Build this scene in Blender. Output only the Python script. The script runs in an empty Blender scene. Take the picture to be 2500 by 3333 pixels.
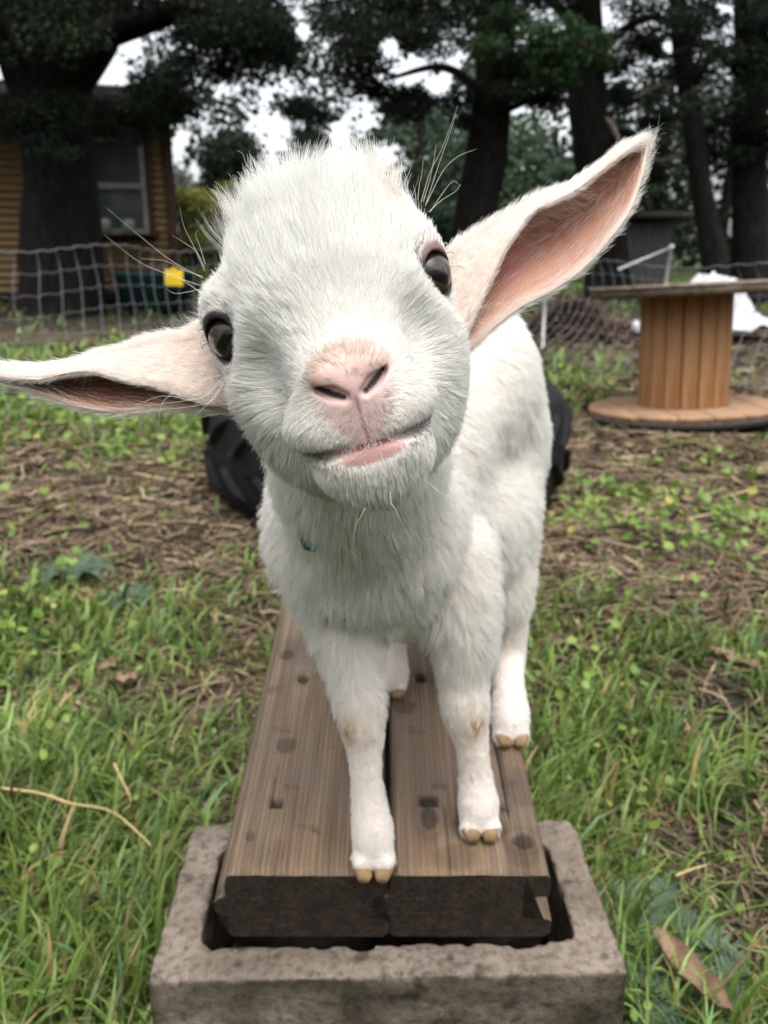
import bpy, bmesh, math, random
import numpy as np
from mathutils import Vector, Matrix, kdtree, noise as mnoise

random.seed(11)
rng = np.random.default_rng(11)
SC = bpy.context.scene
COL = SC.collection
R = math.radians

# ------------------------------------------------------------------ camera
CAM_H, PITCH, FPX = 0.774, R(17.5), 2700.0      # height, tilt down, focal length in photo pixels (2500 x 3333)
cam_d = bpy.data.cameras.new('camera')
cam = bpy.data.objects.new('camera', cam_d); COL.objects.link(cam)
cam.location = (0, 0, CAM_H); cam.rotation_euler = (math.pi / 2 - PITCH, 0, 0)
cam_d.sensor_fit = 'VERTICAL'; cam_d.sensor_height = 36.0
cam_d.lens = 36.0 * FPX / 3333.0
cam_d.clip_start = 0.02; cam_d.clip_end = 400
cam_d.dof.use_dof = True; cam_d.dof.focus_distance = 0.355; cam_d.dof.aperture_fstop = cam_d.lens / 2.25
SC.camera = cam
CP, SP = math.cos(PITCH), math.sin(PITCH)
AX = np.array([1.0, 0, 0]); AU = np.array([0, SP, CP]); AF = np.array([0, CP, -SP]); C0 = np.array([0, 0, CAM_H])

def U(px, py, Z):
    """world point seen at photo pixel (px, py) at depth Z along the lens axis"""
    px, py, Z = np.asarray(px, float), np.asarray(py, float), np.asarray(Z, float)
    a = ((px - 1250) / FPX * Z)[..., None]; b = ((1666.5 - py) / FPX * Z)[..., None]
    return C0 + a * AX + b * AU + Z[..., None] * AF

def proj(P):
    P = np.asarray(P, float) - C0
    z = P @ AF
    z = np.where(np.abs(z) < 1e-4, 1e-4, z)
    return 1250 + FPX * (P @ AX) / z, 1666.5 - FPX * (P @ AU) / z, z

def UG(px, py, z=0.0):
    """point of the horizontal plane z seen at a photo pixel"""
    d = U(px, py, 1.0) - C0
    return C0 + d * ((z - CAM_H) / d[2])

def UD(px, py, D):
    """point at horizontal distance D (world y) seen at a photo pixel"""
    d = U(px, py, 1.0) - C0
    return C0 + d * (D / d[1])

# ------------------------------------------------------------------ world, sun, exposure
SUN_EL, SUN_AZ = R(68), R(165)
world = bpy.data.worlds.new('World'); SC.world = world; world.use_nodes = True
wn = world.node_tree; wn.nodes.clear()
sky = wn.nodes.new('ShaderNodeTexSky'); sky.sky_type = 'NISHITA'; sky.sun_disc = False
sky.sun_elevation = SUN_EL; sky.sun_rotation = SUN_AZ; sky.dust_density = 4.0; sky.air_density = 1.0
hs = wn.nodes.new('ShaderNodeHueSaturation'); hs.inputs['Saturation'].default_value = 0.22
bg = wn.nodes.new('ShaderNodeBackground'); bg.inputs['Strength'].default_value = 0.15
wo = wn.nodes.new('ShaderNodeOutputWorld')
wn.links.new(sky.outputs[0], hs.inputs['Color']); wn.links.new(hs.outputs[0], bg.inputs['Color']); wn.links.new(bg.outputs[0], wo.inputs[0])
sun_d = bpy.data.lights.new('sun', 'SUN'); sun_d.energy = .5; sun_d.angle = R(60); sun_d.color = (1, 0.965, 0.92)
sun = bpy.data.objects.new('sun', sun_d); COL.objects.link(sun)
sdir = Vector((math.sin(SUN_AZ) * math.cos(SUN_EL), math.cos(SUN_AZ) * math.cos(SUN_EL), math.sin(SUN_EL)))
sun.rotation_euler = sdir.to_track_quat('Z', 'Y').to_euler()
SC.view_settings.view_transform = 'Standard'; SC.view_settings.look = 'None'
SC.view_settings.gamma = 1.0; SC.view_settings.use_curve_mapping = False
SC.view_settings.exposure = 1.3
SC.cycles.max_bounces = 10; SC.cycles.diffuse_bounces = 8; SC.cycles.glossy_bounces = 2
SC.cycles.transparent_max_bounces = 6; SC.cycles.transmission_bounces = 4
SC.cycles.caustics_reflective = False; SC.cycles.caustics_refractive = False
SC.cycles.use_denoising = True

# ------------------------------------------------------------------ helpers
def link(o, parent=None):
    COL.objects.link(o)
    if parent is not None: o.parent = parent
    return o

def tag(o, label=None, cat=None, group=None, kind=None):
    if label: o['label'] = label
    if cat: o['category'] = cat
    if group: o['group'] = group
    if kind: o['kind'] = kind
    return o

def empty(name, loc, label=None, cat=None, group=None):
    o = bpy.data.objects.new(name, None); COL.objects.link(o); o.location = loc; o.empty_display_size = 0.05
    return tag(o, label, cat, group)

def npmesh(name, V, F, smooth=False, col=None, uv=None):
    """mesh from arrays; F is one (n,k) array or a list of such arrays"""
    V = np.asarray(V, np.float32).reshape(-1, 3)
    Fs = F if isinstance(F, list) else [F]
    Fs = [np.asarray(f, np.int32) for f in Fs if len(f)]
    me = bpy.data.meshes.new(name)
    me.vertices.add(len(V)); me.vertices.foreach_set('co', V.ravel())
    nl = sum(f.size for f in Fs); npol = sum(len(f) for f in Fs)
    me.loops.add(nl); me.loops.foreach_set('vertex_index', np.concatenate([f.ravel() for f in Fs]))
    me.polygons.add(npol)
    tot = np.concatenate([np.full(len(f), f.shape[1], np.int32) for f in Fs])
    me.polygons.foreach_set('loop_start', np.concatenate([[0], np.cumsum(tot)[:-1]]).astype(np.int32))
    if smooth: me.polygons.foreach_set('use_smooth', np.ones(npol, bool))
    if col is not None:
        a = me.attributes.new('col', 'FLOAT_COLOR', 'POINT')
        c = np.ones((len(V), 4), np.float32); c[:, :3] = col
        a.data.foreach_set('color', c.ravel())
    me.update(calc_edges=True); me.validate()
    return me

def obj(name, me, mats, parent=None, wo=None):
    """link a mesh; wo: origin offset subtracted because the parent Empty stands there"""
    for m in (mats if isinstance(mats, (list, tuple)) else [mats]): me.materials.append(m)
    o = bpy.data.objects.new(name, me); link(o, parent)
    if parent is not None and wo is not None: o.location = -Vector(wo)
    return o

class MB:
    """collects simple shapes into one mesh"""
    def __init__(s): s.V = []; s.F = {}; s.n = 0
    def add(s, V, F):
        V = np.asarray(V, float).reshape(-1, 3)
        for f in F: s.F.setdefault(len(f), []).append([i + s.n for i in f])
        s.V.append(V); s.n += len(V); return s
    def box(s, c, d, rot=None, bev=0.0):
        c = np.asarray(c, float); d = np.asarray(d, float) / 2
        if bev <= 0:
            V = np.array([[x, y, z] for x in (-1, 1) for y in (-1, 1) for z in (-1, 1)], float) * d
            F = [(0, 1, 3, 2), (4, 6, 7, 5), (0, 4, 5, 1), (2, 3, 7, 6), (0, 2, 6, 4), (1, 5, 7, 3)]
        else:
            bm = bmesh.new(); bmesh.ops.create_cube(bm, size=2)
            for v in bm.verts: v.co = Vector(v.co[i] * d[i] for i in range(3))
            bmesh.ops.bevel(bm, geom=bm.edges[:], offset=bev, segments=2, profile=.7, affect='EDGES')
            bm.verts.index_update(); V = np.array([v.co[:] for v in bm.verts]); F = [[v.index for v in f.verts] for f in bm.faces]; bm.free()
        if rot is not None: V = V @ np.array(rot.to_3x3()).T
        return s.add(V + c, F)
    def tube(s, P, r, n=8, cap=True):
        V, F = tube_arrays(P, r, n, cap); return s.add(V, F)
    def mesh(s, name, smooth=False):
        return npmesh(name, np.concatenate(s.V), [np.array(f) for f in s.F.values()], smooth)

def tube_arrays(P, r, n=8, cap=True):
    P = np.asarray(P, float); m = len(P); r = np.broadcast_to(np.asarray(r, float), (m,))
    T = np.gradient(P, axis=0); T /= np.linalg.norm(T, axis=1)[:, None] + 1e-12
    ref = np.array([0, 0, 1.0]) if abs(T[:, 2]).mean() < .8 else np.array([1.0, 0, 0])
    A = np.cross(T, ref); A /= np.linalg.norm(A, axis=1)[:, None] + 1e-12; B = np.cross(T, A)
    th = np.linspace(0, 2 * np.pi, n, endpoint=False)
    V = (P[:, None] + r[:, None, None] * (np.cos(th)[None, :, None] * A[:, None] + np.sin(th)[None, :, None] * B[:, None])).reshape(-1, 3)
    F = [(i * n + j, i * n + (j + 1) % n, (i + 1) * n + (j + 1) % n, (i + 1) * n + j) for i in range(m - 1) for j in range(n)]
    if cap:
        F.append(tuple(range(n))); F.append(tuple((m - 1) * n + j for j in range(n - 1, -1, -1)))
    return V, F

def lathe(prof, n=32):
    """prof: list of (r, z) closed loop; revolve about z"""
    m = len(prof); th = np.linspace(0, 2 * np.pi, n, endpoint=False)
    V = np.array([[p[0] * math.cos(t), p[0] * math.sin(t), p[1]] for t in th for p in prof])
    F = [(i * m + j, ((i + 1) % n) * m + j, ((i + 1) % n) * m + (j + 1) % m, i * m + (j + 1) % m) for i in range(n) for j in range(m)]
    return V, F

def catmull(P, n):
    P = np.asarray(P, float); m = len(P)
    t = np.linspace(0, m - 1, n); i = np.clip(t.astype(int), 0, m - 2); f = (t - i)[:, None]
    Q = np.concatenate([[2 * P[0] - P[1]], P, [2 * P[-1] - P[-2]]])
    a, b, c, d = Q[i], Q[i + 1], Q[i + 2], Q[i + 3]
    return .5 * (2 * b + (c - a) * f + (2 * a - 5 * b + 4 * c - d) * f * f + (3 * b - a - 3 * c + d) * f ** 3)

def vnoise(P, scale=1.0, seed=0):
    """smooth value noise, vectorised, -1..1"""
    Q = np.asarray(P, float) * scale + seed * 17.31
    i = np.floor(Q).astype(np.int64); f = Q - i; f = f * f * (3 - 2 * f)
    def h(a, b, c):
        x = (a * 374761393 + b * 668265263 + c * 2147483647) & 0xffffffff
        x = ((x ^ (x >> 13)) * 1274126177) & 0xffffffff
        return ((x ^ (x >> 16)) & 0xffff) / 32767.5 - 1
    o = 0
    for dx in (0, 1):
        for dy in (0, 1):
            for dz in (0, 1):
                w = (f[..., 0] if dx else 1 - f[..., 0]) * (f[..., 1] if dy else 1 - f[..., 1]) * (f[..., 2] if dz else 1 - f[..., 2])
                o = o + w * h(i[..., 0] + dx, i[..., 1] + dy, i[..., 2] + dz)
    return o

def sstep(a, b, x):
    t = np.clip((np.asarray(x, float) - a) / (b - a), 0, 1); return t * t * (3 - 2 * t)

# ---- materials
def mat(name, base=(.5, .5, .5), rough=.8, var=None, scale=8.0, detail=6, stretch=(1, 1, 1), bump=0.0, bscale=None, attr=None,
        attr_mix=1.0, spec=.3, var2=None, scale2=40.0, sub=0.0, trans=0.0, metal=0.0, bdist=.004):
    """procedural material: base colour mixed with var (noise at scale) and var2 (finer noise); attr multiplies a colour attribute in"""
    m = bpy.data.materials.new(name); m.use_nodes = True; nt = m.node_tree; N, L = nt.nodes, nt.links
    b = N['Principled BSDF']; b.inputs['Roughness'].default_value = rough; b.inputs['Metallic'].default_value = metal
    b.inputs['Specular IOR Level'].default_value = spec
    tc = N.new('ShaderNodeTexCoord'); mp = N.new('ShaderNodeMapping'); mp.inputs['Scale'].default_value = stretch
    L.new(tc.outputs['Object'], mp.inputs['Vector'])
    def nz(sc, lo, hi, det=detail):
        n = N.new('ShaderNodeTexNoise'); n.inputs['Scale'].default_value = sc; n.inputs['Detail'].default_value = det; n.inputs['Roughness'].default_value = .62
        L.new(mp.outputs[0], n.inputs['Vector'])
        r = N.new('ShaderNodeMapRange'); r.inputs[1].default_value = lo; r.inputs[2].default_value = hi
        L.new(n.outputs['Fac'], r.inputs[0]); return r.outputs[0], n.outputs['Fac']
    def mix(fac, a, c, mode='MIX'):
        x = N.new('ShaderNodeMix'); x.data_type = 'RGBA'; x.blend_type = mode
        for sock, v in ((x.inputs[0], fac), (x.inputs[6], a), (x.inputs[7], c)):
            if isinstance(v, (int, float)): sock.default_value = v
            elif isinstance(v, tuple): sock.default_value = (*v, 1)
            else: L.new(v, sock)
        return x.outputs[2]
    col = tuple(base)
    if var is not None: col = mix(nz(scale, .38, .64)[0], col, tuple(var))
    if var2 is not None: col = mix(nz(scale2, .45, .7)[0], col, tuple(var2))
    if attr:
        at = N.new('ShaderNodeAttribute'); at.attribute_name = attr
        col = mix(attr_mix, col, at.outputs['Color'], 'MULTIPLY') if attr_mix <= 1 else at.outputs['Color']
    if isinstance(col, tuple): b.inputs['Base Color'].default_value = (*col, 1)
    else: L.new(col, b.inputs['Base Color'])
    if bump > 0:
        bp = N.new('ShaderNodeBump'); bp.inputs['Strength'].default_value = bump; bp.inputs['Distance'].default_value = bdist
        L.new(nz(bscale or scale2, 0, 1)[1], bp.inputs['Height']); L.new(bp.outputs[0], b.inputs['Normal'])
    if trans > 0:      # thin leaves let some light through
        tl = N.new('ShaderNodeBsdfTranslucent'); ms = N.new('ShaderNodeMixShader'); ms.inputs[0].default_value = trans
        if isinstance(col, tuple): tl.inputs[0].default_value = (*col, 1)
        else: L.new(col, tl.inputs[0])
        L.new(b.outputs[0], ms.inputs[1]); L.new(tl.outputs[0], ms.inputs[2]); L.new(ms.outputs[0], N['Material Output'].inputs[0])
    if sub > 0:
        b.inputs['Subsurface Weight'].default_value = sub; b.inputs['Subsurface Radius'].default_value = (.004, .0018, .001); b.inputs['Subsurface Scale'].default_value = 1.0
    m['bsdf'] = b.name
    return m

M = {}
M['soil'] = mat('soil', (.030, .024, .019), .95, (.062, .047, .036), 3.2, attr='col', spec=.2, var2=(.018, .014, .012), scale2=22, bump=1, bscale=34, bdist=.03)
M['grass'] = mat('grass_blade', rough=.42, attr='col', attr_mix=2, spec=.45, trans=.32)
M['leafy'] = mat('weed_leaf', rough=.5, attr='col', attr_mix=2, spec=.35, trans=.3)
M['straw'] = mat('straw', rough=.7, attr='col', attr_mix=2, spec=.25)
M['bark'] = mat('bark', (.013, .0115, .0105), .95, (.007, .0063, .006), 5, stretch=(1, 1, .18), bump=1, bscale=14, bdist=.05, spec=.15, var2=(.03, .026, .022), scale2=30)
M['pale_bark'] = mat('pale_bark', (.2, .155, .115), .9, (.11, .085, .06), 9, stretch=(1, 1, .3), bump=.5, bscale=30)
M['crown'] = mat('conifer_foliage', rough=.75, attr='col', attr_mix=2, spec=.15, trans=.18)
M['concrete'] = mat('concrete', (.255, .210, .168), .95, (.155, .124, .096), 14, attr='col', var2=(.085, .072, .058), scale2=120, bump=.75, bscale=260, bdist=.0025, spec=.15)
M['rubber'] = mat('tyre_rubber', (.007, .007, .0075), .75, (.016, .0155, .015), 9, bump=.3, bscale=60, spec=.2)
M['ochre'] = mat('ochre_siding', (.21, .138, .062), .8, (.165, .106, .050), 2.0, stretch=(1, 1, 6))
M['trim_red'] = mat('redwood_trim', (.062, .034, .024), .8, (.045, .025, .018), 4)
M['white_paint'] = mat('white_frame_paint', (.27, .28, .28), .6, (.2, .2, .2), 4)
M['roofing'] = mat('roofing', (.07, .065, .06), .9, (.03, .03, .03), 5)
M['eave'] = mat('pale_roof_edge', (.5, .5, .5), .7)
M['glass'] = mat('window_glass', (.055, .066, .064), .2, spec=.5)
M['grey_wall'] = mat('grey_shed_boards', (.16, .155, .16), .9, (.1, .1, .1), 3, stretch=(6, 6, 1))
M['net'] = mat('netting_twine', (.23, .24, .245), .6, spec=.3)
M['post'] = mat('white_fence_post', (.6, .6, .62), .5)
M['yellow'] = mat('yellow_plastic', (.75, .5, .02), .5)
M['teal'] = mat('teal_plastic', (.008, .035, .036), .5)
M['pine'] = mat('orange_pine', (.40, .222, .100), .62, (.31, .162, .070), 3.0, stretch=(6, 6, .5), var2=(.25, .11, .035), scale2=9, bump=.2, bscale=30)
M['pine_flange'] = mat('spool_flange_wood', (.42, .255, .15), .75, (.30, .18, .10), 5, stretch=(1, 6, 1), var2=(.2, .12, .075), scale2=30)
M['pine_dark'] = mat('dark_weathered_wood', (.11, .08, .053), .85, (.06, .045, .03), 6, stretch=(1, 6, 1))
M['dark_rim'] = mat('dark_flange_rim', (.02, .018, .016), .8)  # near-black band round the lower flange
M['sheet'] = mat('white_plastic_sheet', (.50, .50, .52), .55, spec=.25)
M['jar'] = mat('greyed_white_jar', (.22, .22, .21), .6)  # jar white toned down to an even grey
M['horn'] = mat('hoof_horn', (.30, .20, .095), .6, (.17, .11, .055), 60, bump=.2, bscale=300)
M['collar'] = mat('teal_collar_webbing', (.02, .16, .17), .7)
M['dead_leaf'] = mat('dead_leaf', (.33, .22, .145), .8, (.19, .115, .072), 40, var2=(.12, .075, .05), scale2=90, trans=.12)
# ------------------------------------------------------------------ signed distance fields -> one continuous surface
class Field:
    def __init__(s, lo, hi, h):
        s.lo = np.array(lo, float); s.h = h
        s.n = np.ceil((np.array(hi) - s.lo) / h).astype(int) + 1
        s.v = np.full(tuple(s.n), 1.0, np.float32)
        s.ax = [(s.lo[i] + h * np.arange(s.n[i])).astype(np.float32) for i in range(3)]
    def win(s, c, ext):
        a = np.maximum(np.floor((np.array(c) - ext - s.lo) / s.h).astype(int), 0)
        b = np.minimum(np.ceil((np.array(c) + ext - s.lo) / s.h).astype(int) + 1, s.n)
        if (b <= a).any(): return None, None
        sl = tuple(slice(a[i], b[i]) for i in range(3))
        P = np.stack(np.meshgrid(*[s.ax[i][sl[i]] for i in range(3)], indexing='ij'), -1)
        return sl, P
    def union(s, sl, d, k):
        a = s.v[sl]
        if k <= 0: s.v[sl] = np.minimum(a, d); return
        h = np.clip(.5 + .5 * (a - d) / k, 0, 1); s.v[sl] = a + (d - a) * h - k * h * (1 - h)
    def cut(s, sl, d, k):
        a = s.v[sl]; h = np.clip(.5 - .5 * (a + d) / k, 0, 1); s.v[sl] = a + (-d - a) * h + k * h * (1 - h)
    def ell(s, c, r, k=.01, B=None, sub=False):
        c = np.array(c, float); r = np.array(np.broadcast_to(r, 3), float)
        sl, P = s.win(c, r.max() + .03)
        if sl is None: return
        Q = (P - c.astype(np.float32))
        if B is not None: Q = Q @ np.asarray(B, np.float32)     # columns of B are the ellipsoid's axes
        k0 = np.linalg.norm(Q / r, axis=-1); k1 = np.linalg.norm(Q / (r * r), axis=-1)
        d = k0 * (k0 - 1) / np.maximum(k1, 1e-6)
        (s.cut if sub else s.union)(sl, d.astype(np.float32), k)
    def cone(s, a, b, ra, rb, k=.01, sub=False):
        a = np.array(a, float); b = np.array(b, float)
        c = (a + b) / 2; ext = np.abs(b - a) / 2 + max(ra, rb) + .03
        sl, P = s.win(c, ext)
        if sl is None: return
        ba = (b - a); L2 = float(ba @ ba) + 1e-12
        t = np.clip(((P - a) @ ba) / L2, 0, 1)
        d = np.linalg.norm(P - a - t[..., None] * ba, axis=-1) - (ra + (rb - ra) * t)
        (s.cut if sub else s.union)(sl, d.astype(np.float32), k)
    def chain(s, pts, k=.01):
        for p, q in zip(pts[:-1], pts[1:]): s.cone(p[0], q[0], p[1], q[1], k)
    def mesh(s):
        """surface nets: vertices (n,3), quads (m,4)"""
        v = s.v; ins = v < 0
        n = np.array(v.shape) - 1
        cnt = np.zeros(tuple(n), np.int8)
        off = [(x, y, z) for x in (0, 1) for y in (0, 1) for z in (0, 1)]
        for o in off: cnt += ins[o[0]:o[0] + n[0], o[1]:o[1] + n[1], o[2]:o[2] + n[2]]
        I = np.argwhere((cnt > 0) & (cnt < 8))
        idx = np.full(tuple(n), -1, np.int64); idx[tuple(I.T)] = np.arange(len(I))
        acc = np.zeros((len(I), 3)); num = np.zeros(len(I))
        val = {o: v[I[:, 0] + o[0], I[:, 1] + o[1], I[:, 2] + o[2]].astype(float) for o in off}
        for o in off:
            for a in range(3):
                if o[a] == 0:
                    p = tuple(1 if i == a else o[i] for i in range(3)); A, B = val[o], val[p]
                    m = (A < 0) != (B < 0); t = np.where(m, A / np.where(m, A - B, 1), 0)
                    pt = np.tile(np.array(o, float), (len(I), 1)); pt[:, a] += t
                    acc[m] += pt[m]; num[m] += 1
        V = s.lo + s.h * (I + acc / num[:, None])
        F = []
        for a in range(3):
            b, c = (a + 1) % 3, (a + 2) % 3
            sl0 = [slice(None)] * 3; sl1 = [slice(None)] * 3; sl0[a] = slice(0, -1); sl1[a] = slice(1, None)
            E = np.argwhere(ins[tuple(sl0)] != ins[tuple(sl1)])
            E = E[(E[:, b] > 0) & (E[:, c] > 0) & (E[:, b] < n[b]) & (E[:, c] < n[c])]
            def at(db, dc):
                Q = E.copy(); Q[:, b] -= db; Q[:, c] -= dc; return idx[tuple(Q.T)]
            q = np.stack([at(1, 1), at(0, 1), at(0, 0), at(1, 0)], 1)
            flip = ~ins[tuple(E.T)]
            q[flip] = q[flip][:, ::-1]; F.append(q)
        F = np.concatenate(F); return V, F[(F >= 0).all(1)]

def vnormals(V, F):
    T = np.concatenate([F[:, [0, 1, 2]], F[:, [0, 2, 3]]]) if F.shape[1] == 4 else F
    fn = np.cross(V[T[:, 1]] - V[T[:, 0]], V[T[:, 2]] - V[T[:, 0]])
    n = np.zeros_like(V)
    for i in range(3): np.add.at(n, T[:, i], fn)
    return n / (np.linalg.norm(n, axis=1)[:, None] + 1e-12), T, fn

def unit(a): return a / (np.linalg.norm(a, axis=-1)[..., None] + 1e-12)

# ------------------------------------------------------------------ ground zones (worked out from the photo, laid on the ground plane)
def blob(px, py, cx, cy, rx, ry): return np.exp(-((px - cx) / rx) ** 2 - ((py - cy) / ry) ** 2)
def zones(x, y):
    """how grassy / weedy / strawy the ground is at world x, y"""
    P = np.stack([x, y, np.zeros_like(x)], -1); px, py, z = proj(P)
    bad = (z < .3) | (py > 4200); py = np.where(bad, 4200, py); px = np.where(bad, np.where(x > 0, 2300, 200), px)
    n = vnoise(P, 1.1, 30) * .5 + vnoise(P, 3.1, 31) * .35 + vnoise(P, 8.0, 32) * .25
    pw = py + 90 * n
    left = px < 1250
    g = np.where(left, sstep(1790, 2080, pw + 60 * sstep(500, 0, px)), sstep(1900, 2080, pw))
    g = g * (1 - .95 * blob(px, py, 860, 2330, 170, 260)) * (1 - .85 * blob(px, py, 660, 2600, 150, 130)) * (1 - .8 * blob(px, py, 880, 1980, 150, 140))
    g = g * (1 - .55 * blob(px, py, 200, 2270, 160, 80)) * (1 - .6 * blob(px, py, 2330, 2200, 130, 110)) * (1 - .5 * blob(px, py, 2100, 2560, 120, 60)) * (1 - .5 * blob(px, py, 330, 2950, 90, 140))
    lf = np.where(left, sstep(1560, 1460, pw) * sstep(1080, 1180, py), 0)                     # weeds beyond the straw, at the left
    fr = np.where(left, .10, sstep(1010, 930, py - .06 * (px - 1700)) * 1.0)                    # green strip far right
    fr = np.where(py < 1080, fr, 0)
    rp = np.where(left, 0, .75 * blob(px, py, 1850, 1245, 150, 80) + .3 * blob(px, py, 1700, 1060, 100, 80))
    grass = np.clip(np.maximum.reduce([g, lf * .9, fr, rp]) + .05, 0, 1)
    weed = np.clip(lf + np.where(left, .8 * blob(px, py, 60, 1900, 220, 190), 0) + np.where(left, 0, .95 * blob(px, py, 1960, 1690, 200, 110) + .6 * blob(px, py, 2330, 1800, 220, 130) + .75 * blob(px, py, 1960, 2300, 170, 230) + .35 * blob(px, py, 2330, 1530, 200, 130) + .5 * blob(px, py, 1830, 1260, 150, 70)), 0, 1)
    straw = np.clip(np.where(left, blob(px, py, 420, 1650, 560, 190) + .45 * blob(px, py, 760, 2450, 200, 400), sstep(1420, 1500, pw) * sstep(2120, 1980, pw) + .5 * sstep(1180, 1300, py) * sstep(1520, 1420, py)), 0, 1)
    return grass, weed, straw

def gz(x, y):
    P = np.stack([np.asarray(x, float), np.asarray(y, float), np.zeros_like(np.asarray(x, float))], -1)
    r = np.hypot(x, y)
    return (vnoise(P, .9, 40) * .035 + vnoise(P, 3.7, 41) * .016 + vnoise(P, 11, 42) * .008 + vnoise(P, 27, 43) * .004) * sstep(.2, 1.4, r) - .004

# the ground: fine polar grid near the bench, coarse to the horizon
rr = np.concatenate([np.geomspace(.12, 9, 300), np.geomspace(9.4, 160, 50)]); na = 420
A_, R_ = np.meshgrid(np.linspace(0, 2 * np.pi, na, endpoint=False), rr, indexing='xy')
gx, gy = (R_ * np.sin(A_)).ravel(), (R_ * np.cos(A_) + .35).ravel()
gv = np.stack([gx, gy, gz(gx, gy)], 1)
i, j = np.meshgrid(np.arange(len(rr) - 1), np.arange(na), indexing='ij'); i, j = i.ravel(), j.ravel()
gf = np.stack([i * na + j, i * na + (j + 1) % na, (i + 1) * na + (j + 1) % na, (i + 1) * na + j], 1)
g_, w_, s_ = zones(gx, gy)
gc = np.ones((len(gv), 3)); mixg = np.clip(np.maximum(g_, .7 * w_), 0, 1)[:, None]
gc = gc * (1 - mixg) + np.array([.75, 1.05, .55]) * mixg
gc = gc * (1 - .6 * s_[:, None]) + np.array([1.45, 1.15, .95]) * .6 * s_[:, None]
far = sstep(9, 15, np.hypot(gx, gy))[:, None] * (gx > 0)[:, None]; gc = gc * (1 - far) + np.array([1.1, 2.2, .7]) * far
cv = np.concatenate([gv, [[0, .35, -.004]]]); cf = np.stack([np.full(na, len(gv)), (np.arange(na) + 1) % na, np.arange(na)], 1)
ground = obj('ground', npmesh('ground', cv, [gf[:, ::-1], cf[:, ::-1]], True, np.concatenate([gc, gc[:1]])), M['soil']); tag(ground, kind='structure')
if ground.data.polygons[0].normal.z < 0: ground.data.flip_normals()

# ------------------------------------------------------------------ concrete block with one big cell
class _F: pass
BW, BD, BH = .408, .200, .190
h_ = .0032
ax_ = [np.arange(-BW / 2 - .012, BW / 2 + .012, h_), np.arange(-BD / 2 - .012, BD / 2 + .012, h_), np.arange(-.012, BH + .012, h_)]
Pq = np.stack(np.meshgrid(*ax_, indexing='ij'), -1)
def rbox(P, c, b, r):
    q = np.abs(P - np.array(c)) - (np.array(b) - r)
    return np.linalg.norm(np.maximum(q, 0), axis=-1) + np.minimum(q.max(-1), 0) - r
d = rbox(Pq, (0, 0, BH / 2), (BW / 2, BD / 2, BH / 2), .004)
hole = rbox(Pq * np.array([1, 1, 0]), (0, 0, 0), (BW / 2 - .036, BD / 2 - .034, 1), .016)
nz_ = vnoise(Pq, 55, 50) * .0011 + vnoise(Pq, 160, 51) * .0011
chip = np.maximum(0, vnoise(Pq, 42, 52) - .45) * .010
EDGE = np.exp(-np.minimum(np.abs(hole), 1) / .006)
d = np.maximum(d, -hole) + nz_ + chip * np.clip(1 - np.abs(np.abs(Pq[..., 2] - BH / 2) - BH / 2) / .012, 0, 1)
BLK = d.astype(np.float32); BLK_LO = np.array([a[0] for a in ax_])
_f = Field((0, 0, 0), (h_, h_, h_), h_); _f.v = BLK; _f.lo = BLK_LO; _f.n = np.array(BLK.shape)
bv, bq = _f.mesh()
bn_, _, _ = vnormals(bv, bq)
side_ = 1 - sstep(.35, .8, bn_[:, 2]); grime_shade = np.clip(.62 + .5 * vnoise(bv, 14, 55) + .35 * vnoise(bv, 45, 56), 0, 1) * side_
bc_ = np.ones((len(bv), 3)); bc_ = bc_ + (np.array([.17, .175, .125]) - bc_) * grime_shade[:, None]      # damp algae on the upright faces, and their shade painted in
spots = sstep(.42, .62, vnoise(bv, 60, 57) * .6 + vnoise(bv, 130, 58) * .5); bc_ *= 1 - .5 * spots[:, None]
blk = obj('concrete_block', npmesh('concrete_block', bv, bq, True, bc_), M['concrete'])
blk.location = (.0025, .5505 + BD / 2 + .0005, -.002); blk.rotation_euler = (0, 0, R(1.4))
tag(blk, 'rough grey hollow concrete block holding up the near end of the plank bench', 'concrete block')

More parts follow.
